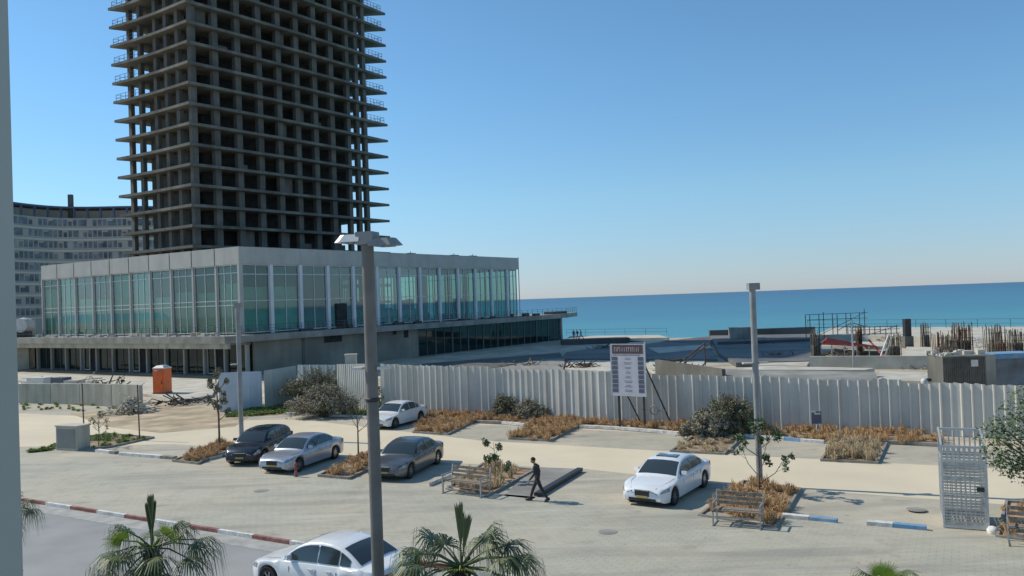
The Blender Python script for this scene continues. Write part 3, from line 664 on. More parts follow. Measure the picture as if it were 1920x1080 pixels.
for y in (3.3,6.6,9.8,14.6,18.0):
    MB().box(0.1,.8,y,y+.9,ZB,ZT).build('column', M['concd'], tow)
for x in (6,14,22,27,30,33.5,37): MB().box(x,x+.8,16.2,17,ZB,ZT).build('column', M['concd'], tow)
for x,y in ((33.5,8),(37.8,8),(37.8,12)): MB().box(x,x+1.1,y,y+1.1,ZB,ZT).build('column', M['concd'], tow)
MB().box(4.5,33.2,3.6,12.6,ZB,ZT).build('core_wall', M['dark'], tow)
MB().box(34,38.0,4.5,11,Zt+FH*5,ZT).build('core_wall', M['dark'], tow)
MB().box(2.2,4.2,4.6,15.6,ZB,ZT).build('core_wall', M['concd'], tow)
random.seed(4)
for k in range(14):                  # odd block walls and shafts between the slabs near the facade
    n = random.randrange(0,15); i = random.randrange(0,8); x = cx[i]
    MB().box(x+1.35,x+1.35+random.choice((1.2,2.2)),.9,1.1,Zt+FH*n,Zt+FH*n+random.choice((1.1,2.92))).build('infill_wall', M['concd'], tow)

# ================================================================== HOTEL
hot = thing('curved_hotel', 'wide curved pale hotel block with rows of windows far behind on the left', 'hotel', (0,0,0))
hp = []
for i in range(97):
    px = 20+i*3.1; u = (px-960)/FPX; Y = 236+ (px-20)*.10 + 5*math.sin((px-20)/60); hp.append(Vector((u*Y+ (0), Y, 0)))
def hz(py): return CH+(588-py)/FPX*246
def ribbon(z0, z1, off, dep, name, m, a=0, b=96, parent=hot):
    mb = MB(); vs = []
    for i in range(a, b+1):
        p = hp[i]; d = (hp[min(i+1,96)]-hp[max(i-1,0)]).normalized(); n = Vector((d.y,-d.x,0))
        q = p+n*off; r_ = p-n*dep; vs += [(q.x,q.y,z0),(q.x,q.y,z1),(r_.x,r_.y,z1),(r_.x,r_.y,z0)]
    fs = []
    for i in range(b-a):
        for k in range(4): fs.append((i*4+k, i*4+(k+1)%4, (i+1)*4+(k+1)%4, (i+1)*4+k))
    fs += [(0,1,2,3), ((b-a)*4+3,(b-a)*4+2,(b-a)*4+1,(b-a)*4)]
    return mb.add(vs, fs).build(name, m, parent)
top = hz(402); ribbon(0, top, 0, 16, 'wall', M['hotel'])
ribbon(top+3.0, top+3.5, .6, 8, 'roof_frame', M['hframe'])
for i in range(0,97,8):
    p = hp[i]; MB().box(p.x-.25,p.x+.25,p.y-.5,p.y,top,top+3.0).build('roof_post', M['hframe'], hot)
ribbon(top, top+2.6, -3, 10, 'penthouse', M['hotel'])
nf = 9; fh = (top-8)/nf
lowwin = []
for f in range(nf):
    z = 8+f*fh
    ribbon(z-.3, z+.3, .35, 1, 'balcony_band', M['hband'])
    for j in range(32):
        a = j*3; b = a+2
        if (f*7+j*5) % 6 == 0: b = a+3
        if (f*5+j*3) % 11 == 0: continue
        z0, z1 = z+.9, z+fh-.55-(.5 if (j*3+f) % 4 == 0 else 0)
        if f >= 6: ribbon(z0, z1, .15, .3, 'window', M['hglass'], a, b)
        else: lowwin.append((z0,z1,a,b))
lw_ = MB()
for z0,z1,a,b in lowwin:
    d = (hp[b]-hp[a]).normalized(); n = Vector((d.y,-d.x,0))*.15; A1 = hp[a]+n; B1 = hp[b]+n; A2 = hp[a]-n; B2 = hp[b]-n
    lw_.prism([A1,B1,B2,A2], z0, z1)
o = lw_.build('window', M['hglass'], hot); o['kind'] = 'stuff'
p = hp[34]; MB().box(p.x-.6,p.x+.6,p.y+3,p.y+4.2,top,top+7.6).build('chimney', M['concd'], hot)

# small block between pavilion and hotel
nb = thing('plant_room', 'small beige block at the left end of the glass building', 'building', (-82,134,0), R(20))
MB().box(-6,3,0,6,0,8.2).build('wall', M['concl'], nb); MB().box(-4,0,1,4,8.2,11.5).build('roof_box', M['conc'], nb)
tk = thing('water_tank', 'round white water tank beside the beige block', 'water tank', AT(45,610,132))
MB().lathe([(0,-1.2),(1.1,-1.1),(1.25,0),(1.1,1.1),(0,1.2)],16,'y').build('tank', M['roofw'], tk, smooth=40); MB().box(-.9,.9,-.7,.7,-2.6,-1.0).build('stand', M['black'], tk)

# ================================================================== FENCE
def corrug(pts, name, label, m, pitch=.42, amp=.045, grp=None, post=True, jag=.0):
    # pts: list of (px, base_py, top_py)
    r = thing(name, label, 'fence', G(pts[0][0],pts[0][1]), group=grp); o0 = r.location.copy()
    mb = MB(); vs = []; P = []
    W_ = [(G(a,b), (b-c)/(b-(561.5-.0349*(a-960)))*CH) for a,b,c in pts]
    for (p,h), (q,g) in zip(W_, W_[1:]):
        L1 = (q-p).length; n = int(L1/pitch); d = (q-p).normalized(); nn = Vector((-d.y,d.x,0))
        for i in range(n):
            rr_ = random.uniform(.45,1.25)
            for fr_, of in ((0,0),(.50,0),(.61,rr_),(.74,rr_),(.82,0)):
                t = (i+fr_)/n; hh = h+(g-h)*t; P.append((p.lerp(q,t)-nn*amp*of-o0, hh+(random.uniform(-jag,jag) if fr_ == 0 else 0)))
    k = 0; hl = P[0][1]
    for i,(p,h) in enumerate(P):
        if i % 15 == 0: hl = h+random.uniform(-jag,jag)
        vs += [(p.x,p.y,0),(p.x,p.y,hl+(h-P[i-i%15][1]))]
    fs = [(2*i,2*i+2,2*i+3,2*i+1) for i in range(len(P)-1)]
    mb.add(vs, fs); o = mb.build('sheet', M[m], r)
    if post:
        pb = MB(); 
        for i in range(0,len(P),30):
            p,h = P[i]; pb.box(p.x-.04,p.x+.04,p.y+.09,p.y+.17,0,h-.1)
        pb.build('posts', M['steel'], r)
    return r
random.seed(12)
corrug([(716,772,683),(870,779,686),(950,782,689),(1130,795,697),(1420,805,706),(1640,812,713),(1735,815,716),(1960,826,722)], 'corrugated_fence', 'long pale grey corrugated metal fence behind the car park', 'fence', .52, .085, jag=.10)
corrug([(412,773,699),(455,771,697),(496,767,696)], 'fence_panel', 'pale blue metal fence panel behind the left lamp post', 'fenceb', .9, .02, 'loose fence panels on the left')
corrug([(497,767,695),(561,758,685)], 'fence_panel', 'greenish metal fence panel right of the pale blue one', 'fenceg', .9, .02, 'loose fence panels on the left')
corrug([(560,757,684),(635,760,684)], 'fence_panel', 'fence panel behind the big bushes', 'fenceg', .9, .03, 'loose fence panels on the left')
corrug([(634,765,683),(688,773,682)], 'fence_panel', 'narrow ribbed fence panel just left of the big lamp pole', 'fence', .3, .05, 'loose fence panels on the left')
gp = thing('brick_pier', 'pale square pier rising above the fence left of the big pole', 'pier', G(657,768)+Vector((0,.6,0)))
MB().box(-.45,.45,0,.6,0,4.4).build('shaft', M['concl'], gp); MB().box(-.5,.5,-.05,.65,4.4,4.52).build('cap', M['concl'], gp)
# white blob camera on fence
cm = thing('security_camera', 'white security camera on top of the fence', 'camera', AT(1733,716,50.2))
MB().lathe([(0,-.12),(.17,-.1),(.2,.05),(.12,.2),(0,.22)],12).build('housing', M['roofw'], cm, smooth=60); MB().tube([(0,0,-2),(0,0,0)],.04,6).build('mast', M['roofw'], cm); MB().box(.15,.4,-.1,.1,.02,.2).build('lens', M['black'], cm)
# low concrete barrier on the left
for i,(a,b,c,d) in enumerate((((35,756),(95,757),714,715),((95.6,757),(150,759),715,717),((150.6,759),(210,762),717,720),((210.6,762),(262,766),720,722))):
    A_ = G(*a); B_ = G(*b); dd = (B_-A_).normalized(); nn = Vector((-dd.y,dd.x,0)); h = 40/178*CH
    r = MB().prism([A_-A_, B_-A_-dd*.03, B_-A_+nn*.35-dd*.03, nn*.35], 0, h+.05*i).build('barrier_block', M['cream'], loc=A_)
    tag(r, ['grey concrete barrier slab at the far left beside the pillar','grey concrete barrier slab, second from the pillar','grey concrete barrier slab, third from the pillar','grey concrete barrier slab nearest the rubble and orange toilet'][i], 'barrier', 'concrete barrier slabs')

# lit slab, toilet, debris
tag(MB().prism([G(30,712,.25)-Vector((0,0,0)), G(285,740,.25), G(330,752,.25), G(398,740,.25), G(410,712,.25), G(30,700,.25)], -.02, .25).build('yard_slab', M['concl']), 'pale concrete yard slab under the orange toilet', 'slab')
tp = G(305,737,.25)
tl = thing('portable_toilet', 'orange portable toilet with a pale roof', 'portable toilet', tp, R(-12)); tl.scale = (.82,.82,.92)
x = .78; MB().box(-x,x,-x,x,.1,2.75).build('cabin', M['orange'], tl); MB().box(-x-.06,x+.06,-x-.06,x+.06,0,.1).build('base', M['black'], tl)
rf = MB(); rf.prism([(-x-.04,-x-.04),(x+.04,-x-.04),(x+.04,x+.04),(-x-.04,x+.04)],2.75,2.85)
rf.add([(-x,-x,2.85),(x,-x,2.85),(x,x,2.85),(-x,x,2.85),(-.45,-.45,3.1),(.45,-.45,3.1),(.45,.45,3.1),(-.45,.45,3.1)],[(0,1,5,4),(1,2,6,5),(2,3,7,6),(3,0,4,7),(4,5,6,7)]); rf.build('roof', M['roofw'], tl)
dr = MB().box(-.6,.6,-x-.05,-x,.2,2.45).build('door', M['orange'], tl); MB().box(.42,.52,-x-.09,-x-.05,1.1,1.35).build('handle', M['black'], dr)
MB().box(-.55,-.1,-x-.03,-x-.003,2.5,2.65).build('vent', M['roofw'], tl)
random.seed(31)
def pile(px, py, n, r, h, label, m, name='debris_pile', plank=.6):
    b = G(px,py); mb = MB()
    for k in range(n):
        a = random.uniform(0,6.28); q = random.random()**.6*r; z = h*(1-q/r)*random.random()
        if random.random() < plank:
            d = Vector((random.gauss(0,1),random.gauss(0,1)*.6,random.gauss(0,.35))).normalized()*random.uniform(.4,1.3); c = Vector((math.cos(a)*q,math.sin(a)*q*.6,z+.1))
            mb.tube([c-d,c+d],random.uniform(.03,.08),4)
        else:
            s = random.uniform(.1,.4); x = math.cos(a)*q; y = math.sin(a)*q*.6; mb.add([(x+random.uniform(-s,s),y+random.uniform(-s,s),z+random.uniform(0,s)) for _ in range(6)],[(0,1,2),(0,2,3),(0,3,4),(1,2,5),(2,3,5),(3,4,5),(0,1,4)])
    return tag(mb.build(name, M[m], loc=b), label, 'rubble')
pile(240,775,110,2.3,1.5,'heap of rubble and sticks at the end of the concrete barrier','concl',plank=.3)
pile(170,735,120,3.4,1.7,'pile of pale planks behind the concrete barrier','concl')
pile(222,733,70,2.2,1.9,'dark pile of crates and pipes left of the orange toilet','rebar')
pile(60,728,60,2.2,1.5,'light sacks and boards behind the barrier at the far left','roofw', plank=.3)
pile(345,757,60,3.2,.4,'dark scrap lying under the edge of the yard slab','rebar')
for (px_,py_,w_,d_,h_,mm,lb) in ((75,732,2.6,1.3,1.5,'roofw','pale pallet load behind the barrier at the far left'),(115,734,1.8,1.2,1.6,'boardd','dark blue crate behind the concrete barrier'),(140,734,2.0,1.2,1.3,'concl','beige crate right of the dark blue crate')):
    o = thing('material_crate', lb, 'crate', G(px_,py_), R(-20), 'crates behind the concrete barrier'); MB().box(-w_/2,w_/2,-d_/2,d_/2,.14,h_).build('box', M[mm], o)
    pb = MB(); [pb.box(-w_/2,w_/2,y,y+.12,0,.14) for y in (-d_/2,-.06,d_/2-.12)]; pb.build('pallet', M['wood'], o)
# grey cabinet
cb = thing('utility_cabinet', 'pale grey concrete utility cabinet by the left pavement', 'cabinet', G(126,845), R(-22))
MB().box(-.95,.85,0,1.0,0,1.5).build('housing', M['cream'], cb); MB().box(-1.0,.9,-.05,1.05,1.5,1.58).build('lid', M['concl'], cb); MB().box(-.85,.75,-.02,-.003,.15,1.35).build('door', M['conc'], cb)
# red bollard
rb_ = thing('red_bollard', 'short dark red hydrant post in front of the silver saloon', 'hydrant', G(555,896))
MB().lathe([(.11,0),(.11,.08),(.075,.1),(.075,.62),(.1,.64),(.1,.7),(.05,.78),(0,.8)],14).build('post', M['kred'], rb_, smooth=40); MB().tube([(-.15,0,.5),(.15,0,.5)],.045,8).build('outlet', M['kred'], rb_)
# rough ground spots: manhole covers
for (a,b_,lb) in ((490,920,'round manhole cover in the pavement below the silver saloon'),(1140,997,'manhole cover in the pavement below the white saloon'),(1718,955,'drain cover left of the tall steel cage')):
    p = G(a,b_,.065); o = MB().lathe([(0,.006),(.32,.006),(.36,0)],20).build('manhole_cover', M['conc'], loc=p); tag(o, lb, 'manhole cover', 'manhole covers')
# ================================================================== LAMP POSTS
def square_pole(mb, h, a): mb.box(-a,a,-a,a,0,h)
lp = thing('street_lamp', 'tall thick double headed street lamp in the foreground', 'street lamp', (-3.46,20,.05), R(-14), 'street lamps')
pm = MB(); pm.tube([(0,0,0),(0,0,10.25)],.15,16); pm.build('pole', M['pole'], lp, smooth=40)
MB().lathe([(.152,6.2),(.18,6.22),(.18,6.28),(.152,6.3)],16).build('collar', M['black'], lp)
def head(sign, parent, z, L0, L1, wd, m):
    mb = MB(); s = sign
    top = [(s*.12,-wd*.5),(s*(L1-.16),-wd*.5),(s*L1,-wd*.28),(s*L1,wd*.28),(s*(L1-.16),wd*.5),(s*.12,wd*.5)]
    n = len(top); vs = [(x,y,z-.05+.0*abs(x)) for x,y in top]+[(x*.82 if abs(x) > .2 else x, y*.7, z+.13) for x,y in top]
    mb.add(vs, [tuple(range(n)), tuple(range(n,2*n))]+[(i,(i+1)%n,n+(i+1)%n,n+i) for i in range(n)])
    o = mb.build('lamp_head', M[m], parent)
    MB().box(min(s*.3,s*(L1-.2)),max(s*.3,s*(L1-.2)),-wd*.35,wd*.35,z-.075,z-.052).build('lens', M['clamp'], o)
head(-1, lp, 10.12, 0, .80, .55, 'alu'); head(1, lp, 10.0, 0, .86, .55, 'polel')
MB().box(-.22,.22,-.22,.22,10.0,10.3).build('cap', M['polel'], lp)
for s in (-1,1): MB().box(min(s*.2,s*.46),max(s*.2,s*.46),-.14,.14,6.98,7.04).build('side_lamp', M['roofw'], lp)
def slim(base, h, label, sl_z, r, side=(1,), rz=0):
    t = thing('street_lamp', label, 'street lamp', base, rz, 'street lamps')
    MB().tube([(0,0,0),(0,0,h)],r,12).build('pole', M['polel'], t, smooth=40); MB().box(-.3,.3,-.3,.3,0,.05).build('base_plate', M['steel'], t)
    hd = MB(); hd.box(-.2,.28,-.22,.22,h-.1,h+.2); hd.build('lamp_head', M['polel'], t)
    for s in side: MB().box(min(s*r,s*(r+.42)),max(s*r,s*(r+.42)),-.12,.12,sl_z,sl_z+.06).build('side_lamp', M['roofw'], t)
    return t
slim(G(1425,912), 8.75, 'slim grey street lamp standing in the square planted bed', 5.4, .135, (1,-1))
slim(G(453,822), 8.8, 'slim grey street lamp behind the black hatchback', 4.9, .15, (-1,), R(5))

# ================================================================== NOTICE BOARD
Ls = G(1162,805); Rs = G(1209,808)
nbd = thing('notice_board', 'white construction notice board with dark table cells on black legs', 'notice board', Ls, math.atan2((Rs-Ls).y,(Rs-Ls).x))
W_ = (Rs-Ls).length; k = CH/(805-554.5)
zt, zb = (805-645)*k, (805-742)*k; x0, x1 = -.42, W_+.18
MB().box(x0,x1,-.05,0,zb,zt).build('board', M['boardw'], nbd)
hdm = MB().box(x0+.1,x1-.1,-.062,-.053,zt-.62,zt-.05).build('header', M['boardh'], nbd)
random.seed(2); ltr = MB(); x = x1-.35                      # illegible white lettering, as in the photo
while x > x0+.3:
    wl = random.choice((.06,.09,.11)); z0_ = zt-.48; ltr.box(x-wl,x-wl+.03,-.070,-.064,z0_,z0_+.26)
    if random.random() < .7: ltr.box(x-wl+.03,x,-.070,-.064,z0_+.22,z0_+.26)
    x -= wl+.045
ltr.build('lettering', M['boardw'], hdm)
n = 8; H0 = zt-.80; rh = (H0-(zb+.2))/n
for i in range(n):
    for (u0,u1) in ((x0+.06,x0+.46),(x1-.46,x1-.08)):
        MB().box(u0,u1,-.062,-.053,H0-(i+1)*rh+.035,H0-i*rh-.015).build('table_cell', M['boardd'], nbd)
for i in range(n):
    for j in range(2):
        wl = random.uniform(.25,.6); c = (x0+x1)/2; MB().box(c-wl/2,c+wl/2,-.060,-.053,H0-(i+.35+j*.3)*rh,H0-(i+.35+j*.3)*rh+.018).build('text_line', M['boardd'], nbd)
MB().box(x0+.1,x1-.3,-.060,-.053,zt-.72,zt-.69).build('text_line', M['boardd'], nbd)
for u in (.0, W_): MB().box(u-.06,u+.06,.005,.09,0,zb+.25).build('leg', M['black'], nbd)
MB().tube([(x1-.1,.05,zt-1.2),(x1+1.1,1.5,.05)],.055,6).build('brace', M['black'], nbd); MB().tube([(.3,.05,zb+.6),(.85,1.6,.05)],.05,6).build('brace', M['black'], nbd)
MB().box(x0-.04,x0,-.06,.01,zb,zt).build('frame', M['alu'], nbd); MB().box(x1,x1+.06,-.06,.01,zb,zt+.15).build('frame', M['alu'], nbd)
# round symbol sprayed on fence
q0 = AT(1226,769,52.8); o = thing('ring_sign', 'dark ring shaped sign mounted on the fence right of the notice board', 'sign', q0, R(-27))
mb = MB(); mb.tube([(.26*math.cos(t*.3927),0,.26*math.sin(t*.3927)) for t in range(17)],.05,6); mb.box(-.75,-.3,-.02,.02,.0,.1); mb.box(.3,.75,-.02,.02,-.08,.02); mb.build('ring', M['conc'], o)
for bb_ in [0]: pass
# small dark sign on pole
sg = thing('small_sign', 'small dark square sign on a pale post in front of the fence', 'sign', G(1532,822))
MB().tube([(0,0,0),(0,0,1.1)],.035,6).build('post', M['roofw'], sg); MB().box(-.28,.28,-.05,0,.85,1.55).build('panel', M['boardd'], sg)
c_ = MB(); c_.box(-.12,.22,-.06,-.052,1.38,1.47); c_.box(-.28,-.05,-.06,-.052,1.5,1.6); c_.build('mark', M['kwhite'], sg)
# ================================================================== STEEL CAGE
ca, cbp = G(1769,990), G(1850,996)
cg = thing('steel_cage', 'tall galvanised cage container with perforated front on the pavement', 'cage', ca, math.atan2((cbp-ca).y,(cbp-ca).x)-R(0))
W_ = (cbp-ca).length+.1; Hc = 2.92; Dp = 1.9; Hb = 3.25
fr = MB()
for x in (0,W_-.07):
    for y in (0,Dp): fr.box(x,x+.07,y,y+.07,0,Hc if y == 0 else Hb)
    fr.box(x,x+.07,.07,Dp,.05,.12)
    fr.tube([(x+.035,.035,Hc),(x+.035,Dp,Hb)],.04,4)
for y,h in ((0,Hc),(Dp,Hb)): fr.box(.07,W_-.07,y,y+.07,h-.08,h); fr.box(.07,W_-.07,y,y+.07,.03,.13)
fr.box(.07,W_-.07,0,.06,2.35,2.42); fr.build('frame', M['alu'], cg)
def meshpanel(name, axis, p, u0, u1, z0, z1):
    mb = MB(); z = z0; k = 0
    while z < z1:
        hgt = .05 if k % 5 else .085
        if axis == 'x': mb.box(u0,u1,p-.006,p+.006,z,z+hgt)
        else: mb.box(p-.006,p+.006,u0,u1,z,z+hgt)
        z += .105; k += 1
    u = u0+.04
    while u < u1:
        if axis == 'x': mb.box(u,u+.03,p-.016,p-.008,z0,z1)
        else: mb.box(p-.016,p-.008,u,u+.03,z0,z1)
        u += .15
    mb.build(name, M['cagem'], cg)
meshpanel('front_panel','x',.03,.07,W_-.07,.13,2.35); meshpanel('back_panel','x',Dp+.03,.07,W_-.07,.13,2.35)
meshpanel('side_panel','y',.035,.07,Dp,.13,2.35); meshpanel('side_panel','y',W_-.035,.07,Dp,.13,2.35)
bars = MB()
for k in range(7): x = .18+k*(W_-.4)/6; bars.box(x,x+.07,.01,.05,2.42,Hc-.08); 
bars.build('top_bars', M['alu'], cg)
bars = MB()
for k in range(7): x = .18+k*(W_-.4)/6; bars.box(x,x+.05,Dp+.01,Dp+.05,2.35,Hb-.08)
bars.build('back_bars', M['alu'], cg)
pass
MB().box(W_-.35,W_-.12,-.02,.02,1.35,1.5).build('latch', M['black'], cg)
o = MB().lathe([(0,0),(.17,.0),(.2,.1),(.13,.22),(0,.26)],10).build('white_stone', M['kwhite'], loc=G(1862,1000), smooth=50); tag(o, 'white painted stone at the right foot of the cage', 'stone')

# ================================================================== BENCHES
def make_bench():
    t = thing('park_bench', 'x', 'bench', group='slatted park benches')
    L1 = 2.35
    for i,(y,z) in enumerate(((.02,.46),(.17,.47),(.32,.46),(.47,.45))): MB().box(.07,L1-.07,y,y+.11,z,z+.035).build('seat_slat', M['wood'], t)
    for i,(y,z) in enumerate(((.60,.56),(.64,.70),(.68,.84))): MB().box(.07,L1-.07,y,y+.03,z,z+.10).build('back_slat', M['wood'], t)
    for x in (0,L1-.06):
        mb = MB(); mb.box(x,x+.06,0,.06,0,.66); mb.box(x,x+.06,.58,.64,0,.5); mb.box(x,x+.06,.0,.64,.42,.455); mb.box(x,x+.06,-.02,.6,.66,.70)
        mb.tube([(x+.03,.61,.45),(x+.03,.72,.98)],.035,4); mb.box(x,x+.06,-.05,.7,0,.03); mb.build('end_frame', M['steel'], t)
    MB().box(.06,L1-.06,.28,.32,.2,.24).build('cross_bar', M['steel'], t)
    return t
b0_ = make_bench(); 
def setb(o, pl, pr, lb):
    a = G(*pl,.06); b = G(*pr,.06); o.location = a; o.rotation_euler = (0,0,math.atan2((b-a).y,(b-a).x)); o['label'] = lb; s = (b-a).length/2.35; o.scale = (s,1.15,1.2)
bs = [copy_tree(b0_), copy_tree(b0_)]
setb(b0_, (829,925), (902,934), 'slatted bench left of the walking man'); setb(bs[0], (1336,986), (1427,994), 'slatted bench in front of the square bed and slim lamp'); setb(bs[1], (1891,1024), (1975,1032), 'slatted bench cut by the right edge')

# ================================================================== CARS
def lerp(a,b,t): return a+(b-a)*t
def interp(tab, x):
    if x <= tab[0][0]: return tab[0][1]
    for (x0,y0),(x1,y1) in zip(tab,tab[1:]):
        if x <= x1: 
            t = (x-x0)/(x1-x0); return y0+(y1-y0)*t
    return tab[-1][1]
def make_car(label, pm, style='sedan', Lc=5.55, Wc=2.12, Hc=1.6, sunroof=False, rim='rim', plate='cplate'):
    t = thing('parked_car', label, 'car', group='cars in the car park')
    WR = .37; under = .22
    xf, xr = .175, .80
    if style == 'sedan':
        top = [(0,.60),(.012,.70),(.04,.78),(.12,.87),(.22,.93),(.30,.98),(.5,1.02),(.8,1.06),(.86,1.08),(.95,1.07),(.985,1.03),(1,.86)]
        gh = [(.265,.95),(.32,1.18),(.375,1.36),(.42,1.46),(.47,1.52),(.55,1.56),(.63,1.55),(.70,1.49),(.76,1.37),(.82,1.20),(.865,1.06)]
        ws = (.265,.42); bl = (.70,.865); sw = [(.325,.54),(.552,.70),(.712,.785)]
    else:
        top = [(0,.62),(.015,.74),(.05,.86),(.12,.96),(.2,1.02),(.27,1.07),(.5,1.12),(.9,1.16),(.97,1.12),(1,.95)]
        gh = [(.235,1.03),(.29,1.25),(.34,1.42),(.38,1.53),(.44,1.61),(.55,1.66),(.72,1.66),(.84,1.60),(.91,1.48),(.96,1.28),(.985,1.1)]
        ws = (.235,.38); bl = (.84,.985); sw = [(.30,.54),(.552,.70),(.712,.89)]; xr = .82
    f = Hc/1.56 if style == 'sedan' else Hc/1.66
    X = lambda u: Lc*(.5-u)
    def plan(u):
        a = 1.0
        if u < .14: a -= .26*((.14-u)/.14)**2.2
        if u > .88: a -= .17*((u-.88)/.12)**2.2
        return Wc/2*a
    def topz(u): return interp(top,u)*f
    N = 90; us = [i/(N-1) for i in range(N)]; us = [.5-.5*math.cos(math.pi*u) if False else u for u in us]
    mb = MB(); vs = []; K = 10
    for u in us:
        wy = plan(u); zt = topz(u); zb_ = under + (.10*((.03-u)/.03) if u < .03 else 0) + (.12*((u-.97)/.03) if u > .97 else 0)
        arch = 0
        for xc in (xf,xr):
            dx = (u-xc)*Lc; RR = WR+.075
            if abs(dx) < RR: arch = max(arch, WR+math.sqrt(RR*RR-dx*dx))
        zs = max(zb_, arch*.97)
        hh = zt-zs
        prof = [(0,zb_+.02),(wy*.74,zb_+.02),(wy*.76,max(zb_+.02,zs-.02)),(wy*.965,zs),(wy*.995,zs+hh*.22),(wy*1.0,zs+hh*.5),(wy*.985,zs+hh*.78),(wy*.93,zs+hh*.94),(wy*.80,zt),(0,zt+.03)]
        ring = [(X(u),y,z) for y,z in prof] + [(X(u),-y,z) for y,z in prof[-2:0:-1]]
        vs += ring
    n = len(ring); fs = [(i*n+k,(i+1)*n+k,(i+1)*n+(k+1)%n,i*n+(k+1)%n) for i in range(N-1) for k in range(n)]
    fs += [tuple(range(n)), tuple(range((N-1)*n,N*n))[::-1]]
    body = mb.add(vs,fs).build('body', M[pm], t, smooth=38)
    for s in (-1,1): MB().tube([(X(.02),s*plan(.02)*.62,topz(.02)+.035),(X(.15),s*plan(.15)*.76,topz(.15)+.022),(X(.25),s*plan(.25)*.80,topz(.25)+.012)],.006,4).build('bonnet_seam', M['seam'], t)
    # cabin shell
    def gz(u): return interp(gh,u)*f
    def gw(u, z):       # half width of the cabin at height z
        zb_ = .98*f; zr = gh[5][1]*f; q = max(0,min(1,(z-zb_)/(zr-zb_)))
        return plan(u)*lerp(.90,.70,q**1.15)
    gu = [lerp(gh[0][0],gh[-1][0],i/44) for i in range(45)]
    mb = MB(); vs = []
    for u in gu:
        zt = gz(u); zb_ = topz(u)-.06; 
        if zt < zb_+.03: zt = zb_+.03
        w0 = gw(u,zb_); w1 = gw(u,zt); wm = gw(u,(zb_+zt)/2)
        half = [(w0,zb_),(wm,(zb_+zt)/2),(w1,zt-.035*f),(w1*.93,zt),(w1*.5,zt+.035),(0,zt+.045)]
        vs += [(X(u),y,z) for y,z in half]+[(X(u),-y,z) for y,z in half[-2::-1]]
    n = 11; fs = [(i*n+k,(i+1)*n+k,(i+1)*n+k+1,i*n+k+1) for i in range(44) for k in range(n-1)]
    fs += [tuple(range(n)), tuple(range(44*n,45*n))[::-1]]
    mb.add(vs,fs).build('roof', M[pm], t, smooth=50)
    # side windows
    for s in (-1,1):
        for a,b in sw:
            mb = MB(); vs = []
            m_ = 10
            for i in range(m_+1):
                u = lerp(a,b,i/m_); z0 = topz(u)+.012; z1 = gz(u)-.065*f
                if z1 < z0+.02: z1 = z0+.02
                for z in (z0,(z0+z1)/2,z1): vs.append((X(u),s*(gw(u,z)+.014),z))
            fs = [(i*3+k,(i+1)*3+k,(i+1)*3+k+1,i*3+k+1) for i in range(m_) for k in range(2)]
            mb.add(vs,fs).build('side_window', M['cglass'], t, smooth=60)
    def screen(a, b, name, mar0, mar1):
        mb = MB(); vs = []; m_ = 8
        for i in range(m_+1):
            u = lerp(a,b,i/m_); z = gz(u); w1 = gw(u,z)*.93
            for y,dz in ((-1,0),(-.55,.034),(0,.045),(.55,.034),(1,0)): 
                vs.append((X(u)+(.0),w1*y*.97,z+dz*1.0+.012))
        fs = [(i*5+k,(i+1)*5+k,(i+1)*5+k+1,i*5+k+1) for i in range(m_) for k in range(4)]
        return mb.add(vs,fs).build(name, M['cglass'], t, smooth=60)
    screen(ws[0]+.016,ws[1]-.006,'windscreen',0,0); screen(bl[0]+.012,bl[1]-.016,'rear_window',0,0)
    if sunroof:
        u0,u1 = .47,.56; mb = MB(); z = gz(.5)+.06; w1 = gw(.5,z)*.6; mb.box(X(u1),X(u0),-w1,w1,z-.04,z+.006); mb.build('sunroof', M['cglass'], t)
    # wheels
    for u in (xf,xr):
        for s in (-1,1):
            y = s*(Wc/2-.13); 
            wl = MB().lathe([(WR*.62,-.11),(WR*.93,-.12),(WR,-.09),(WR,.09),(WR*.93,.12),(WR*.62,.11)],28,'y').build('wheel', M['tyre'], t, loc=(X(u),y,WR), smooth=40)
            rm = MB(); o_ = s*.085; rm.lathe([(WR*.66,o_+s*.02),(WR*.60,o_+s*.02),(WR*.58,o_-s*.04)],28,'y')
            for k in range(7):
                a = k*2*math.pi/7; d = Vector((math.cos(a),0,math.sin(a))); q = Vector((-math.sin(a),0,math.cos(a)))
                p0 = d*WR*.1; p1 = d*WR*.6; w0 = WR*.09; yy = Vector((0,o_,0)); rm.add([p0-q*w0+yy,p0+q*w0+yy,p1+q*w0*.8+yy,p1-q*w0*.8+yy],[(0,1,2,3)])
            rm.lathe([(0,o_+s*.01),(WR*.15,o_+s*.01),(WR*.17,o_-s*.02)],14,'y'); rm.build('rim', M[rim], wl)
            dk = MB().lathe([(0,o_-s*.05),(WR*.6,o_-s*.05)],20,'y').build('brake_disc', M['ctrim'], wl)
    MB().box(X(.93),X(.06),-Wc*.36,Wc*.36,.2,.6).build('underbody', M['ctrim'], t)
    # lamps follow the rounded corners
    def skin(u, q, s, off=.012):     # a point on the body side at height fraction q between sill and top
        return Vector((X(u), s*(plan(u)+off), q))
    for s in (-1,1):
        z0,z1 = .60*f,.79*f
        mb = MB(); vs = []
        for i,u in enumerate((.0,.012,.035,.06,.085)):
            w_ = plan(u)*(.995 if i else .80); vs += [(X(u)+.012, s*(w_+.008), lerp(z0,z0+.05,i/4)),(X(u)+.008, s*(w_+.004)*.985, min(lerp(z1-.03,z1+.07,i/4),topz(u)-.04))]
        vs = [(X(0)+.014, s*plan(0)*.52, z0+.01),(X(0)+.014, s*plan(0)*.52, z0+.10)]+vs
        mb.add(vs,[(2*i,2*i+2,2*i+3,2*i+1) for i in range(5)]).build('headlight', M['clamp'], t)
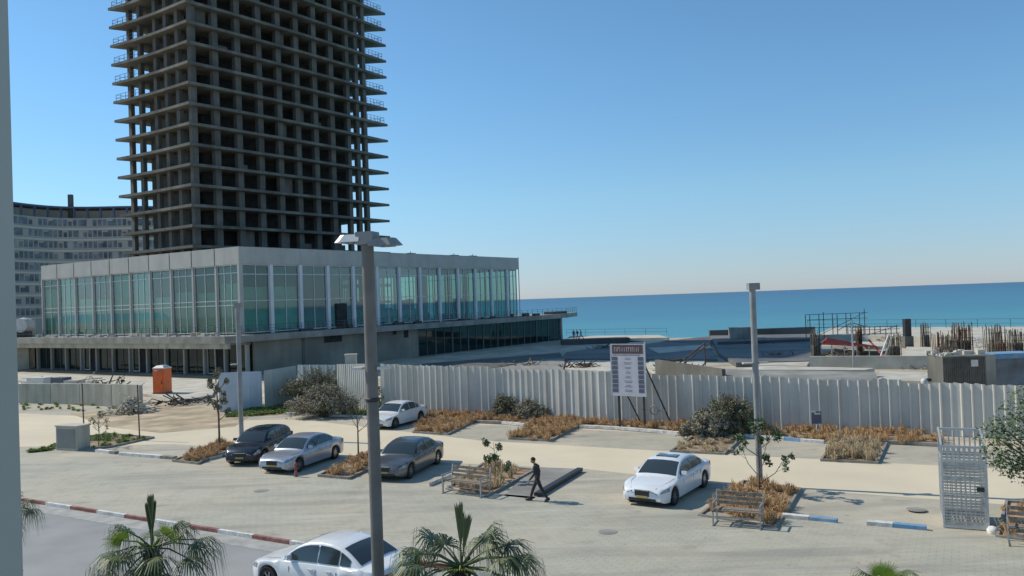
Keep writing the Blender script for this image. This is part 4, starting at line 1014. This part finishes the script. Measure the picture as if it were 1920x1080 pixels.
        mb = MB(); vs = [(X(1)-.014, s*plan(1)*.5, .80*f),(X(1)-.014, s*plan(1)*.5,.93*f)]
        for i,u in enumerate((1,.988,.965,.94)): w_ = plan(u); vs += [(X(u)-.012, s*(w_+.01)*.998, .78*f),(X(u)-.010, s*(w_+.006)*.985,.95*f)]
        if style != 'sedan': vs = [(a,b,c+.15) for a,b,c in vs]
        mb.add(vs,[(2*i,2*i+2,2*i+3,2*i+1) for i in range(4)]).build('tail_light', M['ctail'], t)
        mr = MB(); u = ws[0]+.085; z = topz(u)+.10; y0 = gw(u,z); 
        mr.add([(X(u)+.10,s*(y0+.03),z-.05),(X(u)+.06,s*(y0+.27),z-.05),(X(u)-.06,s*(y0+.27),z-.04),(X(u)-.04,s*(y0+.03),z-.04),(X(u)+.05,s*(y0+.05),z+.1),(X(u)+.02,s*(y0+.25),z+.1),(X(u)-.05,s*(y0+.24),z+.09),(X(u)-.04,s*(y0+.05),z+.09)],[(0,1,2,3),(4,5,6,7),(0,1,5,4),(1,2,6,5),(2,3,7,6),(3,0,4,7)]); mr.build('side_mirror', M[pm], t)
        for u in (.51,.645): MB().box(X(u)-.1,X(u)+.1,s*plan(u)-.012,s*plan(u)+.02,topz(u)-.19,topz(u)-.155).build('door_handle', M[pm], t)
                            # door shut lines
        for u in (.345,.548,.70): MB().box(X(u)-.005,X(u)+.005,s*(plan(u)*.985)-.003,s*(plan(u)*.985)+.012,.45,topz(u)-.16).build('door_seam', M['seam'], t)
    fx = X(0)+.012; MB().box(fx-.05,fx+.008,-plan(0)*.40,plan(0)*.40,.47*f,.68*f).build('grille', M['ctrim'], t); MB().box(fx-.05,fx+.014,-plan(0)*.43,plan(0)*.43,.68*f,.71*f).build('grille_bar', M['steel'], t)
    MB().box(fx-.05,fx+.006,-plan(0)*.75,plan(0)*.75,.30,.40).build('lower_grille', M['ctrim'], t)
    MB().box(fx,fx+.03,-.24,.24,.41,.50).build('licence_plate', M[plate], t)
    rx = X(1)-.012; MB().box(rx-.02,rx+.02,-.27,.27,.66,.78).build('licence_plate', M[plate], t)
    MB().box(rx-.01,rx+.04,-plan(1)*.85,plan(1)*.85,.34,.46).build('lower_bumper', M['ctrim'], t)
    for k in range(3): pass
    return t
def put(car, fw, rw, side=-1):
    # fw, rw: photo pixels where the near-side front and rear tyres meet the ground
    a = G(*fw); b = G(*rw); d = (a-b).normalized(); c = (a+b)/2; n = Vector((-d.y,d.x,0))*side      # n points to the near side
    car.location = c-n*1.0+d*0; car.rotation_euler = (0,0,math.atan2(d.y,d.x)); car.location.z = .006
put(make_car('white saloon with sunroof stopped alone in front of the square bed','pwhite',sunroof=True), (1268,946), (1321,914), side=1)
put(make_car('dark grey saloon parked right of the big lamp pole','pgrey'), (767,899), (826,868), side=1)
put(make_car('silver saloon parked beside the black hatchback','psilver'), (563,884), (630,860), side=1)
put(make_car('black hatchback parked left of the silver saloon','pblack','hatch',Lc=5.1,Hc=1.68), (492,870), (545,846), side=1)
put(make_car('small white saloon in the far row by the fence','pwhite2', Lc=5.2), (743,803), (790,790), side=1)
rc = make_car('white car driving left on the road in the foreground','pwhite', Lc=5.25, Hc=1.62); rc.name = 'moving_car'
rc.location = (-5.75,25.35,-.015); rc.rotation_euler = (0,0,math.atan2(-kd.y,-kd.x))
v = MB(); v.box(-2.0,-1.3,-.7,.7,1.06,1.12).build('rear_shelf_vest', M['fluo'], rc)

# ================================================================== PEOPLE
def skinned(name, pts, edges, rad, m, parent, root=0, sub=2):
    me = bpy.data.meshes.new(name); me.from_pydata(pts, edges, []); me.update()
    o = bpy.data.objects.new(name, me); C.objects.link(o); o.parent = parent
    md = o.modifiers.new('skin','SKIN'); md.use_smooth_shade = True
    for i, r in enumerate(rad):
        sv = me.skin_vertices[0].data[i]; sv.radius = r if isinstance(r,(tuple,list)) else (r,r)
    me.skin_vertices[0].data[root].use_root = True
    s = o.modifiers.new('sub','SUBSURF'); s.levels = sub; s.render_levels = sub
    me.materials.append(m); return o
def person(base, rz, label, sc_=1.0):
    t = thing('person', label, 'person', base, rz); t.scale = (sc_,)*3
    # faces +x, mid-stride: right leg forward, head bent slightly down
    P = [(0,0,.98),(.02,0,1.12),(.05,0,1.28),(.07,0,1.42),(.09,0,1.50),(.12,0,1.56),                       # 0 pelvis..5 neck
         (.02,.10,.94),(-.16,.11,.53),(-.40,.11,.14),(-.30,.11,.035),                                      # 6-9 left leg back
         (.02,-.10,.94),(.22,-.11,.52),(.36,-.11,.10),(.52,-.11,.045),                                   # 10-13 right leg forward
         (.07,.19,1.44),(.10,.24,1.16),(.26,.21,.96),(.32,.20,.90),                                       # 14-17 left arm
         (.07,-.19,1.44),(-.04,-.25,1.16),(.10,-.25,.93),(.14,-.25,.86)]                                   # 18-21 right arm
    E = [(0,1),(1,2),(2,3),(3,4),(4,5),(0,6),(6,7),(7,8),(8,9),(0,10),(10,11),(11,12),(12,13),(3,14),(14,15),(15,16),(16,17),(3,18),(18,19),(19,20),(20,21)]
    Rd = [(.14,.17),(.13,.15),(.14,.17),(.13,.17),(.07,.08),(.055,.055),(.10,.11),(.075,.075),(.05,.05),(.045,.05),(.10,.11),(.075,.075),(.05,.05),(.045,.045),(.075,.075),(.055,.055),(.042,.042),(.036,.036),(.075,.075),(.055,.055),(.042,.042),(.036,.036)]
    b = skinned('body', P, E, Rd, M['cloth'], t)
    # head
    hd = MB(); prof = []
    for i in range(13):
        a = math.pi*i/12
        for k in range(18):
            q = 2*math.pi*k/18; x = math.sin(a)*math.cos(q)*.105; y = math.sin(a)*math.sin(q)*.082; z = math.cos(a)*.13
            if z < 0: x = x*(1+z*1.2)+.012; y *= (1+z*1.8)
            if abs(q if q < 3.2 else q-6.283) < .3 and -.05 < z < .03: x += .022*(1-abs(z+.01)/.06)
            hd.v.append((x,y,z))
    for i in range(12):
        for k in range(18): hd.f.append((i*18+k,i*18+(k+1)%18,(i+1)*18+(k+1)%18,(i+1)*18+k))
    h = hd.build('head', M['skin'], t, loc=(.17,0,1.67), smooth=60); h.rotation_euler = (0,R(18),0)
    for s in (-1,1):
        MB().lathe([(0,-.01),(.03,-.006),(.03,.006),(0,.01)],8,'y',c=(-.01,s*.082,-.01)).build('ear', M['skin'], h)
        MB().box(.090,.098,s*.035-.012,s*.035+.012,.008,.018).build('eye', M['hair'], h)
    MB().box(.085,.096,-.022,.022,-.070,-.062).build('mouth', M['kred'], h)
    hr = MB()
    for i in range(8):
        a = math.pi*i/14
        for k in range(18):
            q = 2*math.pi*k/18; z = math.cos(a)*.14
            back = math.cos(q) < .35
            aa = a if back else min(a,math.pi*.32); hr.v.append((math.sin(aa)*math.cos(q)*.115-.006, math.sin(aa)*math.sin(q)*.092, math.cos(aa)*.142))
    for i in range(7):
        for k in range(18): hr.f.append((i*18+k,i*18+(k+1)%18,(i+1)*18+(k+1)%18,(i+1)*18+k))
    hr.build('hair', M['hair'], h, smooth=60)
    for s, w_ in ((1,Vector((.32,.20,.90))),(-1,Vector((.14,-.25,.86)))):
        PP = [w_, w_+Vector((.03,0,-.07))]; EE = [(0,1)]; RR = [(.022,.03),(.018,.034)]
        for j,(dy,l) in enumerate(((-.03,.065),(-.01,.075),(.01,.07),(.03,.055))):
            i0 = len(PP); PP += [w_+Vector((.035,dy,-.10)), w_+Vector((.045,dy,-.10-l*.5)), w_+Vector((.03,dy,-.10-l))]; EE += [(1,i0),(i0,i0+1),(i0+1,i0+2)]; RR += [(.011,.011),(.009,.009),(.007,.007)]
        i0 = len(PP); PP += [w_+Vector((.055,-s*.03,-.05)), w_+Vector((.075,-s*.04,-.09))]; EE += [(0,i0),(i0,i0+1)]; RR += [(.012,.012),(.009,.009)]
        skinned('hand', PP, EE, RR, M['skin'], t, sub=1)
    for s,(x,z,rot) in ((1,(-.36,.05,R(32))),(-1,(.44,.03,R(-14)))):
        sh = MB(); n = 12; vs = []
        for zz,sx in ((-.04,1),(.0,1.02),(.05,.85),(.09,.5)):
            for k in range(n):
                q = 2*math.pi*k/n; vs.append((math.cos(q)*.15*sx+(0 if sx > .9 else -.04), math.sin(q)*.055*sx, zz))
        sh.add(vs,[(i*n+k,i*n+(k+1)%n,(i+1)*n+(k+1)%n,(i+1)*n+k) for i in range(3) for k in range(n)]+[tuple(range(n)),tuple(range(3*n,4*n))])
        o = sh.build('shoe', M['black'], t, loc=(x,.11*s,z+.01), smooth=50); o.rotation_euler = (0,rot,0)
    return t
pp = G(1010,940,.06)
walker = person(pp, R(168), 'man in dark clothes walking left across the pavement', 1.03)
walker.name = 'person'

# ================================================================== CONSTRUCTION SITE BEHIND THE FENCE
LATE = 1
def flat(px, z, th, name, label, m, cat='slab', grp=None, zr=None):
    P = [G(a,b,z) for a,b in px]; c = P[0].copy(); c.z = 0
    return tag(MB().prism([p-c for p in P], z-th, z).build(name, M[m], loc=c), label, cat, grp)
flat([(780,702),(792,682),(1050,661),(1056,672),(905,692),(868,702)], .03, .5, 'apron', 'dark concrete apron in front of the dark glass storefront', 'concd', 'apron')  # shade at the foot of the storefront, laid as a dark sheet
flat([(900,697),(1000,676),(1060,671),(1056,692),(1000,702)], .25, .4, 'apron', 'pinkish grey slab edge beside the dark concrete apron', 'conc', 'apron')
flat([(1052,672),(1062,660),(1150,648),(1335,630),(1332,652),(1345,673),(1180,673)], .3, .8, 'low_roof', 'dark blue grey roof deck left of the slim lamp post', 'bitumen', 'roof deck')  # deck colour darkened where the tower shadow falls
flat([(1332,629),(1528,626),(1526,676),(1380,680),(1348,662)], .5, 1, 'low_roof', 'blue grey roof deck right of the slim lamp post', 'bitumen', 'roof deck')
def lowwall(a, b, Y0, Y1, z0, z1, th, name, label, m, cat='wall'):
    A_ = AT(a,600,Y0); B_ = AT(b,600,Y1); A_.z = B_.z = 0; d = (B_-A_); n = Vector((-d.y,d.x,0)).normalized()*th
    return tag(MB().prism([A_-A_, d, d+n, n], z0, z1).build(name, M[m], loc=A_), label, cat)
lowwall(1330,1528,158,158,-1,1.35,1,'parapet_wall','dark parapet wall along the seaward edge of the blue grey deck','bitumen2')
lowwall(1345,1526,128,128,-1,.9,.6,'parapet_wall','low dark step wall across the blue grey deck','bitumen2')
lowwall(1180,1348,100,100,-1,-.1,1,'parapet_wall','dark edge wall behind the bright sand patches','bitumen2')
lowwall(1052,1180,150,150,-1,.9,4,'parapet_wall','dark shaded wall under the pale viewing deck','bitumen2')  # dark block stands in for the shade below the deck
flat([(1058,637),(1255,633),(1235,628),(1070,630)], .7, .5, 'viewing_deck', 'white viewing deck with railings near the sea', 'concl')
P1 = G(1058,636,.7); P2 = G(1100,628,.7)
vr = thing('deck_railing', 'thin railing along the white viewing deck', 'railing', G(1062,629,.7)); e_ = G(1250,627,.7)-vr.location
rail_line([(0,0,0),tuple(e_)], 1.2, 4, M['rail'], vr, 'rails', r=.035)
flat([(1215,652),(1330,646),(1335,652),(1235,662)], .36, .3, 'skylight', 'pale skylight strip on the dark roof deck', 'concl')
flat([(1240,640),(1255,636),(1180,642),(1160,650)], .45, .3, 'skylight', 'thin white edge strip at the end of the viewing deck', 'concl')
flat([(1055,700),(1065,676),(1150,672),(1160,690),(1150,700)], .1, .3, 'sand_patch', 'bright sand patch left of the notice board', 'concl')
flat([(1212,690),(1218,676),(1325,676),(1300,700),(1240,706)], .1, .3, 'sand_patch', 'bright sand patch right of the notice board', 'concl')
flat([(955,690),(1000,676),(1060,672),(1056,692),(1000,700)], .2, .4, 'low_roof', 'brown low roof behind the fence by the glass building', 'concw')
lowwall(1225,1350,85,72,-1,1.9,.35,'wedge_wall','grey sloping concrete wall behind the fence right of the notice board','concd')  # darker concrete used so the wall looks shaded
flat([(1350,712),(1362,692),(1640,697),(1650,716)], 1.3, 2, 'low_roof', 'grey green flat roof behind the middle of the fence', 'conc', 'roof deck')
flat([(1380,693),(1430,686),(1640,690),(1620,694)], 1.34, .3, 'low_roof', 'pale strip on the far side of the grey green roof', 'concl', 'roof deck')
flat([(1420,684),(1448,672),(1520,675),(1512,686)], .4, .5, 'sand_patch', 'bright sand left of the cream wall', 'concl')
lowwall(1515,1770,89,84,-.5,1.35,.5,'cream_wall','low cream concrete wall behind the fence','concl')
flat([(1640,712),(1650,696),(1780,700),(1770,716)], .6, 1, 'sand_patch', 'pale sandy slab left of the dark cabin', 'concl')
# raised deck at the right by the sea
flat([(1530,628),(1950,634),(1990,612),(1560,614)], .9, 4, 'sea_deck', 'long cream coloured slab along the sea at the right', 'concl')
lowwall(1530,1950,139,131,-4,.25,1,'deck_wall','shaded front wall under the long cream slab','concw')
flat([(1540,648),(1660,650),(1665,641),(1550,640)], 1.2, .4, 'inner_slab', 'pale short slab under the long cream slab', 'concl')
flat([(1690,668),(1850,676),(1830,652),(1700,650)], .2, .5, 'inner_slab', 'pale slab among the rebar columns', 'concl')
flat([(1850,700),(1960,704),(1960,674),(1850,670)], .2, .5, 'inner_slab', 'pale slab right of the dark cabin', 'concl')
sr = thing('safety_rail', 'long thin scaffold rail along the seaward edge of the cream slab', 'railing', G(1515,615,.9)); e_ = G(1960,614,.9)-sr.location
rail_line([(0,0,0),tuple(e_)], 1.5, 5, M['rail'], sr, 'rails', r=.04)
def rebarcol(px, pyb, pyt, wpx, label, m='rebar', solid=.5, grp='rebar columns on the site'):
    b = G(px,pyb); h = (pyb-pyt)/(pyb-(561.5-.0349*(px-960)))*CH; W = wpx*b.y/FPX
    t = thing('rebar_column', label, 'rebar column', b, group=grp)
    if solid: MB().box(-W*.38,W*.38,-W*.3,W*.3,0,h*solid).build('core', M['concd'], t)
    mb = MB()
    n = max(8,int(W/.13))
    for i in range(n):
        for y in (-.35,.0,.35):
            x = -W/2+W*i/(n-1)+random.uniform(-.05,.05); mb.tube([(x,W*y,0),(x+random.uniform(-.15,.15),W*y,h*random.uniform(.8,1.05))],.045,3)
    for z in range(4): mb.tube([(-W/2,-W*.36,h*(.2+.2*z)),(W/2,-W*.36,h*(.2+.2*z))],.03,3)
    mb.build('bars', M[m], t)
random.seed(77)
for a in ((1530,676,618,14,'short rebar cage at the left end of the cream slab'),(1612,668,612,8,'slim rebar cage behind the red beams'),(1676,672,626,22,'wide dark rebar cage right of the thin lamp'),
          (1736,652,604,14,'squat rebar cage right of the black column'),(1768,678,622,26,'broad rebar cage left of the reddish one'),(1805,672,606,30,'reddish tall rebar column behind the dark cabin'),
          (1788,684,628,34,'wide grey rebar mat behind the dark cabin'),(1868,680,610,30,'tall rebar column right of the dark cabin'),(1878,696,640,18,'rusty rebar cage close right of the dark cabin'),(1905,668,618,26,'rebar bundle at the right edge')):
    rebarcol(*a[:4], a[4], 'rust' if 'red' in a[4] or 'rust' in a[4] else 'rebar')
bc = thing('black_column', 'tall black wrapped column standing alone on the site', 'column', G(1702,652)); MB().box(-.42,.42,-.4,.4,1.6,4.0).build('shaft', M['black'], bc); MB().box(-.6,.6,-.55,.55,0,1.6).build('footing', M['concd'], bc)
rbm = thing('red_beams', 'red formwork beams on props behind the cream wall', 'formwork', G(1540,676)); mb = MB()
for i in range(5): mb.tube([(i*.4,i*.6,2.0+.12*i),(7.5,i*.9+2,1.3)],.14,4)
mb.tube([(7.5,0,.2),(7.5,4,2.0)],.12,4); mb.build('beams', M['red'], rbm); mb = MB()
for i in range(6): mb.tube([(i*1.5,.5,0),(i*1.5,.5,1.9-.1*i)],.06,4)
mb.build('props', M['steel'], rbm)
wl = thing('white_ladder', 'white ladder leaning at the right of the red beams', 'ladder', G(1646,682)); mb = MB(); mb.tube([(0,0,0),(1.6,.6,3.2)],.07,4); mb.tube([(.5,0,0),(2.1,.6,3.2)],.07,4)
for i in range(8): t = (i+.5)/8; mb.tube([(1.6*t,.6*t,3.2*t),(1.6*t+.5,.6*t,3.2*t)],.04,4)
mb.build('rails', M['roofw'], wl)
tlm = thing('site_mast', 'thin mast with short arms behind the fence at the right', 'mast', G(1637,722)+Vector((0,4,0))); hh = 5.6
MB().tube([(0,0,0),(0,0,hh)],.09,6).build('mast', M['steel'], tlm); MB().tube([(-1.3,0,hh-.9),(0,0,hh-.25),(1.2,.4,hh-.6)],.04,4).build('arm', M['rail'], tlm)
def scaf(base, w_, h, label):
    t = thing('scaffold', label, 'scaffold', base); mb = MB()
    for i in range(5):
        x = w_*i/4; mb.tube([(x,0,0),(x,0,h+random.uniform(-.4,.6))],.07,4); mb.tube([(x,2,0),(x,2,h)],.07,4)
    for z in (.5,.8,1): mb.tube([(-.5,0,h*z),(w_+.5,0,h*z)],.06,4)
    mb.tube([(0,0,.3),(w_,0,h)],.05,4); mb.build('tubes', M['rail'], t)
scaf(G(1520,640), 9, 4.4, 'scaffold frame at the left end of the cream slab'); scaf(G(1600,640), 7, 2.2, 'low scaffold in the middle behind the red beams')
st = thing('steel_truss', 'open rust coloured steel frame on the sand right of the notice board', 'truss', G(1262,690)); mb = MB()
mb.tube([(0,0,0),(4.2,2,2.6)],.09,4); mb.tube([(.6,0,0),(4.8,2,2.6)],.09,4); mb.tube([(4.2,2,2.6),(4.2,2,0)],.09,4); mb.tube([(-2,.4,.6),(1.2,.4,.9)],.2,4); mb.build('bars', M['rust'], st)
# dark cabin
cA = AT(1768,690,62); cA.z = 0
dc = thing('site_cabin', 'dark grey ribbed site cabin with rubble on its roof', 'site cabin', cA, R(-6))
MB().box(0,3.05,0,3,0,3.15).build('walls', M['concd'], dc); cr_ = MB()
for k in range(20): cr_.box(.05+k*.15,.09+k*.15,-.03,-.003,.1,3.05)
cr_.build('ribs', M['rebar'], dc); MB().box(3.06,3.75,0,3,0,3.25).build('end_panel', M['conc'], dc); MB().box(-.05,3.1,-.06,3.05,3.15,3.25).build('roof', M['conc'], dc)
MB().box(2.0,2.5,-.05,-.031,2.4,2.9).build('window', M['roofw'], dc)
rub = MB()
for k in range(40): x = random.uniform(-.2,3); y = random.uniform(0,2.6); s = random.uniform(.1,.35); rub.box(x,x+s*1.6,y,y+s,3.25,3.25+s*random.uniform(.4,1.2))
tag(rub.build('roof_rubble', M['concl'], loc=cA), 'pale rubble bags piled on the dark site cabin', 'rubble')
bv = thing('blue_skip', 'small teal blue vehicle roof above the fence at the right edge', 'vehicle', G(1905,735)+Vector((0,1.5,0)))
MB().box(-1,2.5,0,2,.3,2.5).build('cab', M['hglass'], bv); MB().box(-1.1,2.6,-.1,2.1,2.5,2.9).build('roof', M['kblue'], bv)
for (px_,py_,n_,r_,h_,lb_,m_) in ((1090,690,50,2.5,.7,'scattered boards on the bright sand left of the notice board','rust'),(1265,694,60,2.2,.9,'heap of rusty bars on the bright sand right of the notice board','rust'),
    (1460,672,60,3,.8,'timber pile on the deck right of the slim lamp post','wood'),(1585,668,80,3.5,1.3,'tangle of props and boards behind the cream wall','rebar'),(1745,690,60,2.6,.8,'pile of boards left of the dark site cabin','conc'),
    (1420,650,50,4,1.0,'dark scrap heap on the deck near the sea','rebar'),(1890,690,70,3,1.6,'steel offcuts right of the dark site cabin','rust'),(1690,640,60,4,1.4,'formwork boards stacked before the cream slab','wood'),
    (1830,650,60,4,1.4,'white sacks piled between the rebar columns','roofw'),(980,688,40,2.5,.8,'brown boards lying by the dark apron','wood'),(1150,655,40,4,.9,'pipes lying on the dark roof deck','rebar')):
    pile(px_,py_,n_,r_,h_,lb_,m_,plank=.75)
tag(bpy.data.objects.new('x',None) if 0 else MB().box(-2,2,-.8,.8,0,1.9).build('site_box', M['conc'], loc=G(1390,634,.5)), 'grey box on the deck edge left of the slim lamp top', 'box')
# tiny people on viewing deck
for i,(px,lb) in enumerate(((1076,'distant person on the viewing deck, leftmost of the three'),(1083,'distant person on the viewing deck, middle of the three'),(1090,'distant person on the viewing deck, rightmost of the three'))):
    c = copy_tree(walker); c.location = G(px,635,.7); c.rotation_euler = (0,0,R(90+i*40)); c['label'] = lb; c.scale = (.95,)*3
# ================================================================== PILLAR of the viewer's own building
pl = thing('grey_pillar', 'plain blue grey building pillar filling the left edge', 'pillar', (0,0,0))
p0 = AT(29,540,2.1); MB().box(p0.x-.9,p0.x,1.6,2.1,0,13).build('shaft', M['pillar'], pl)
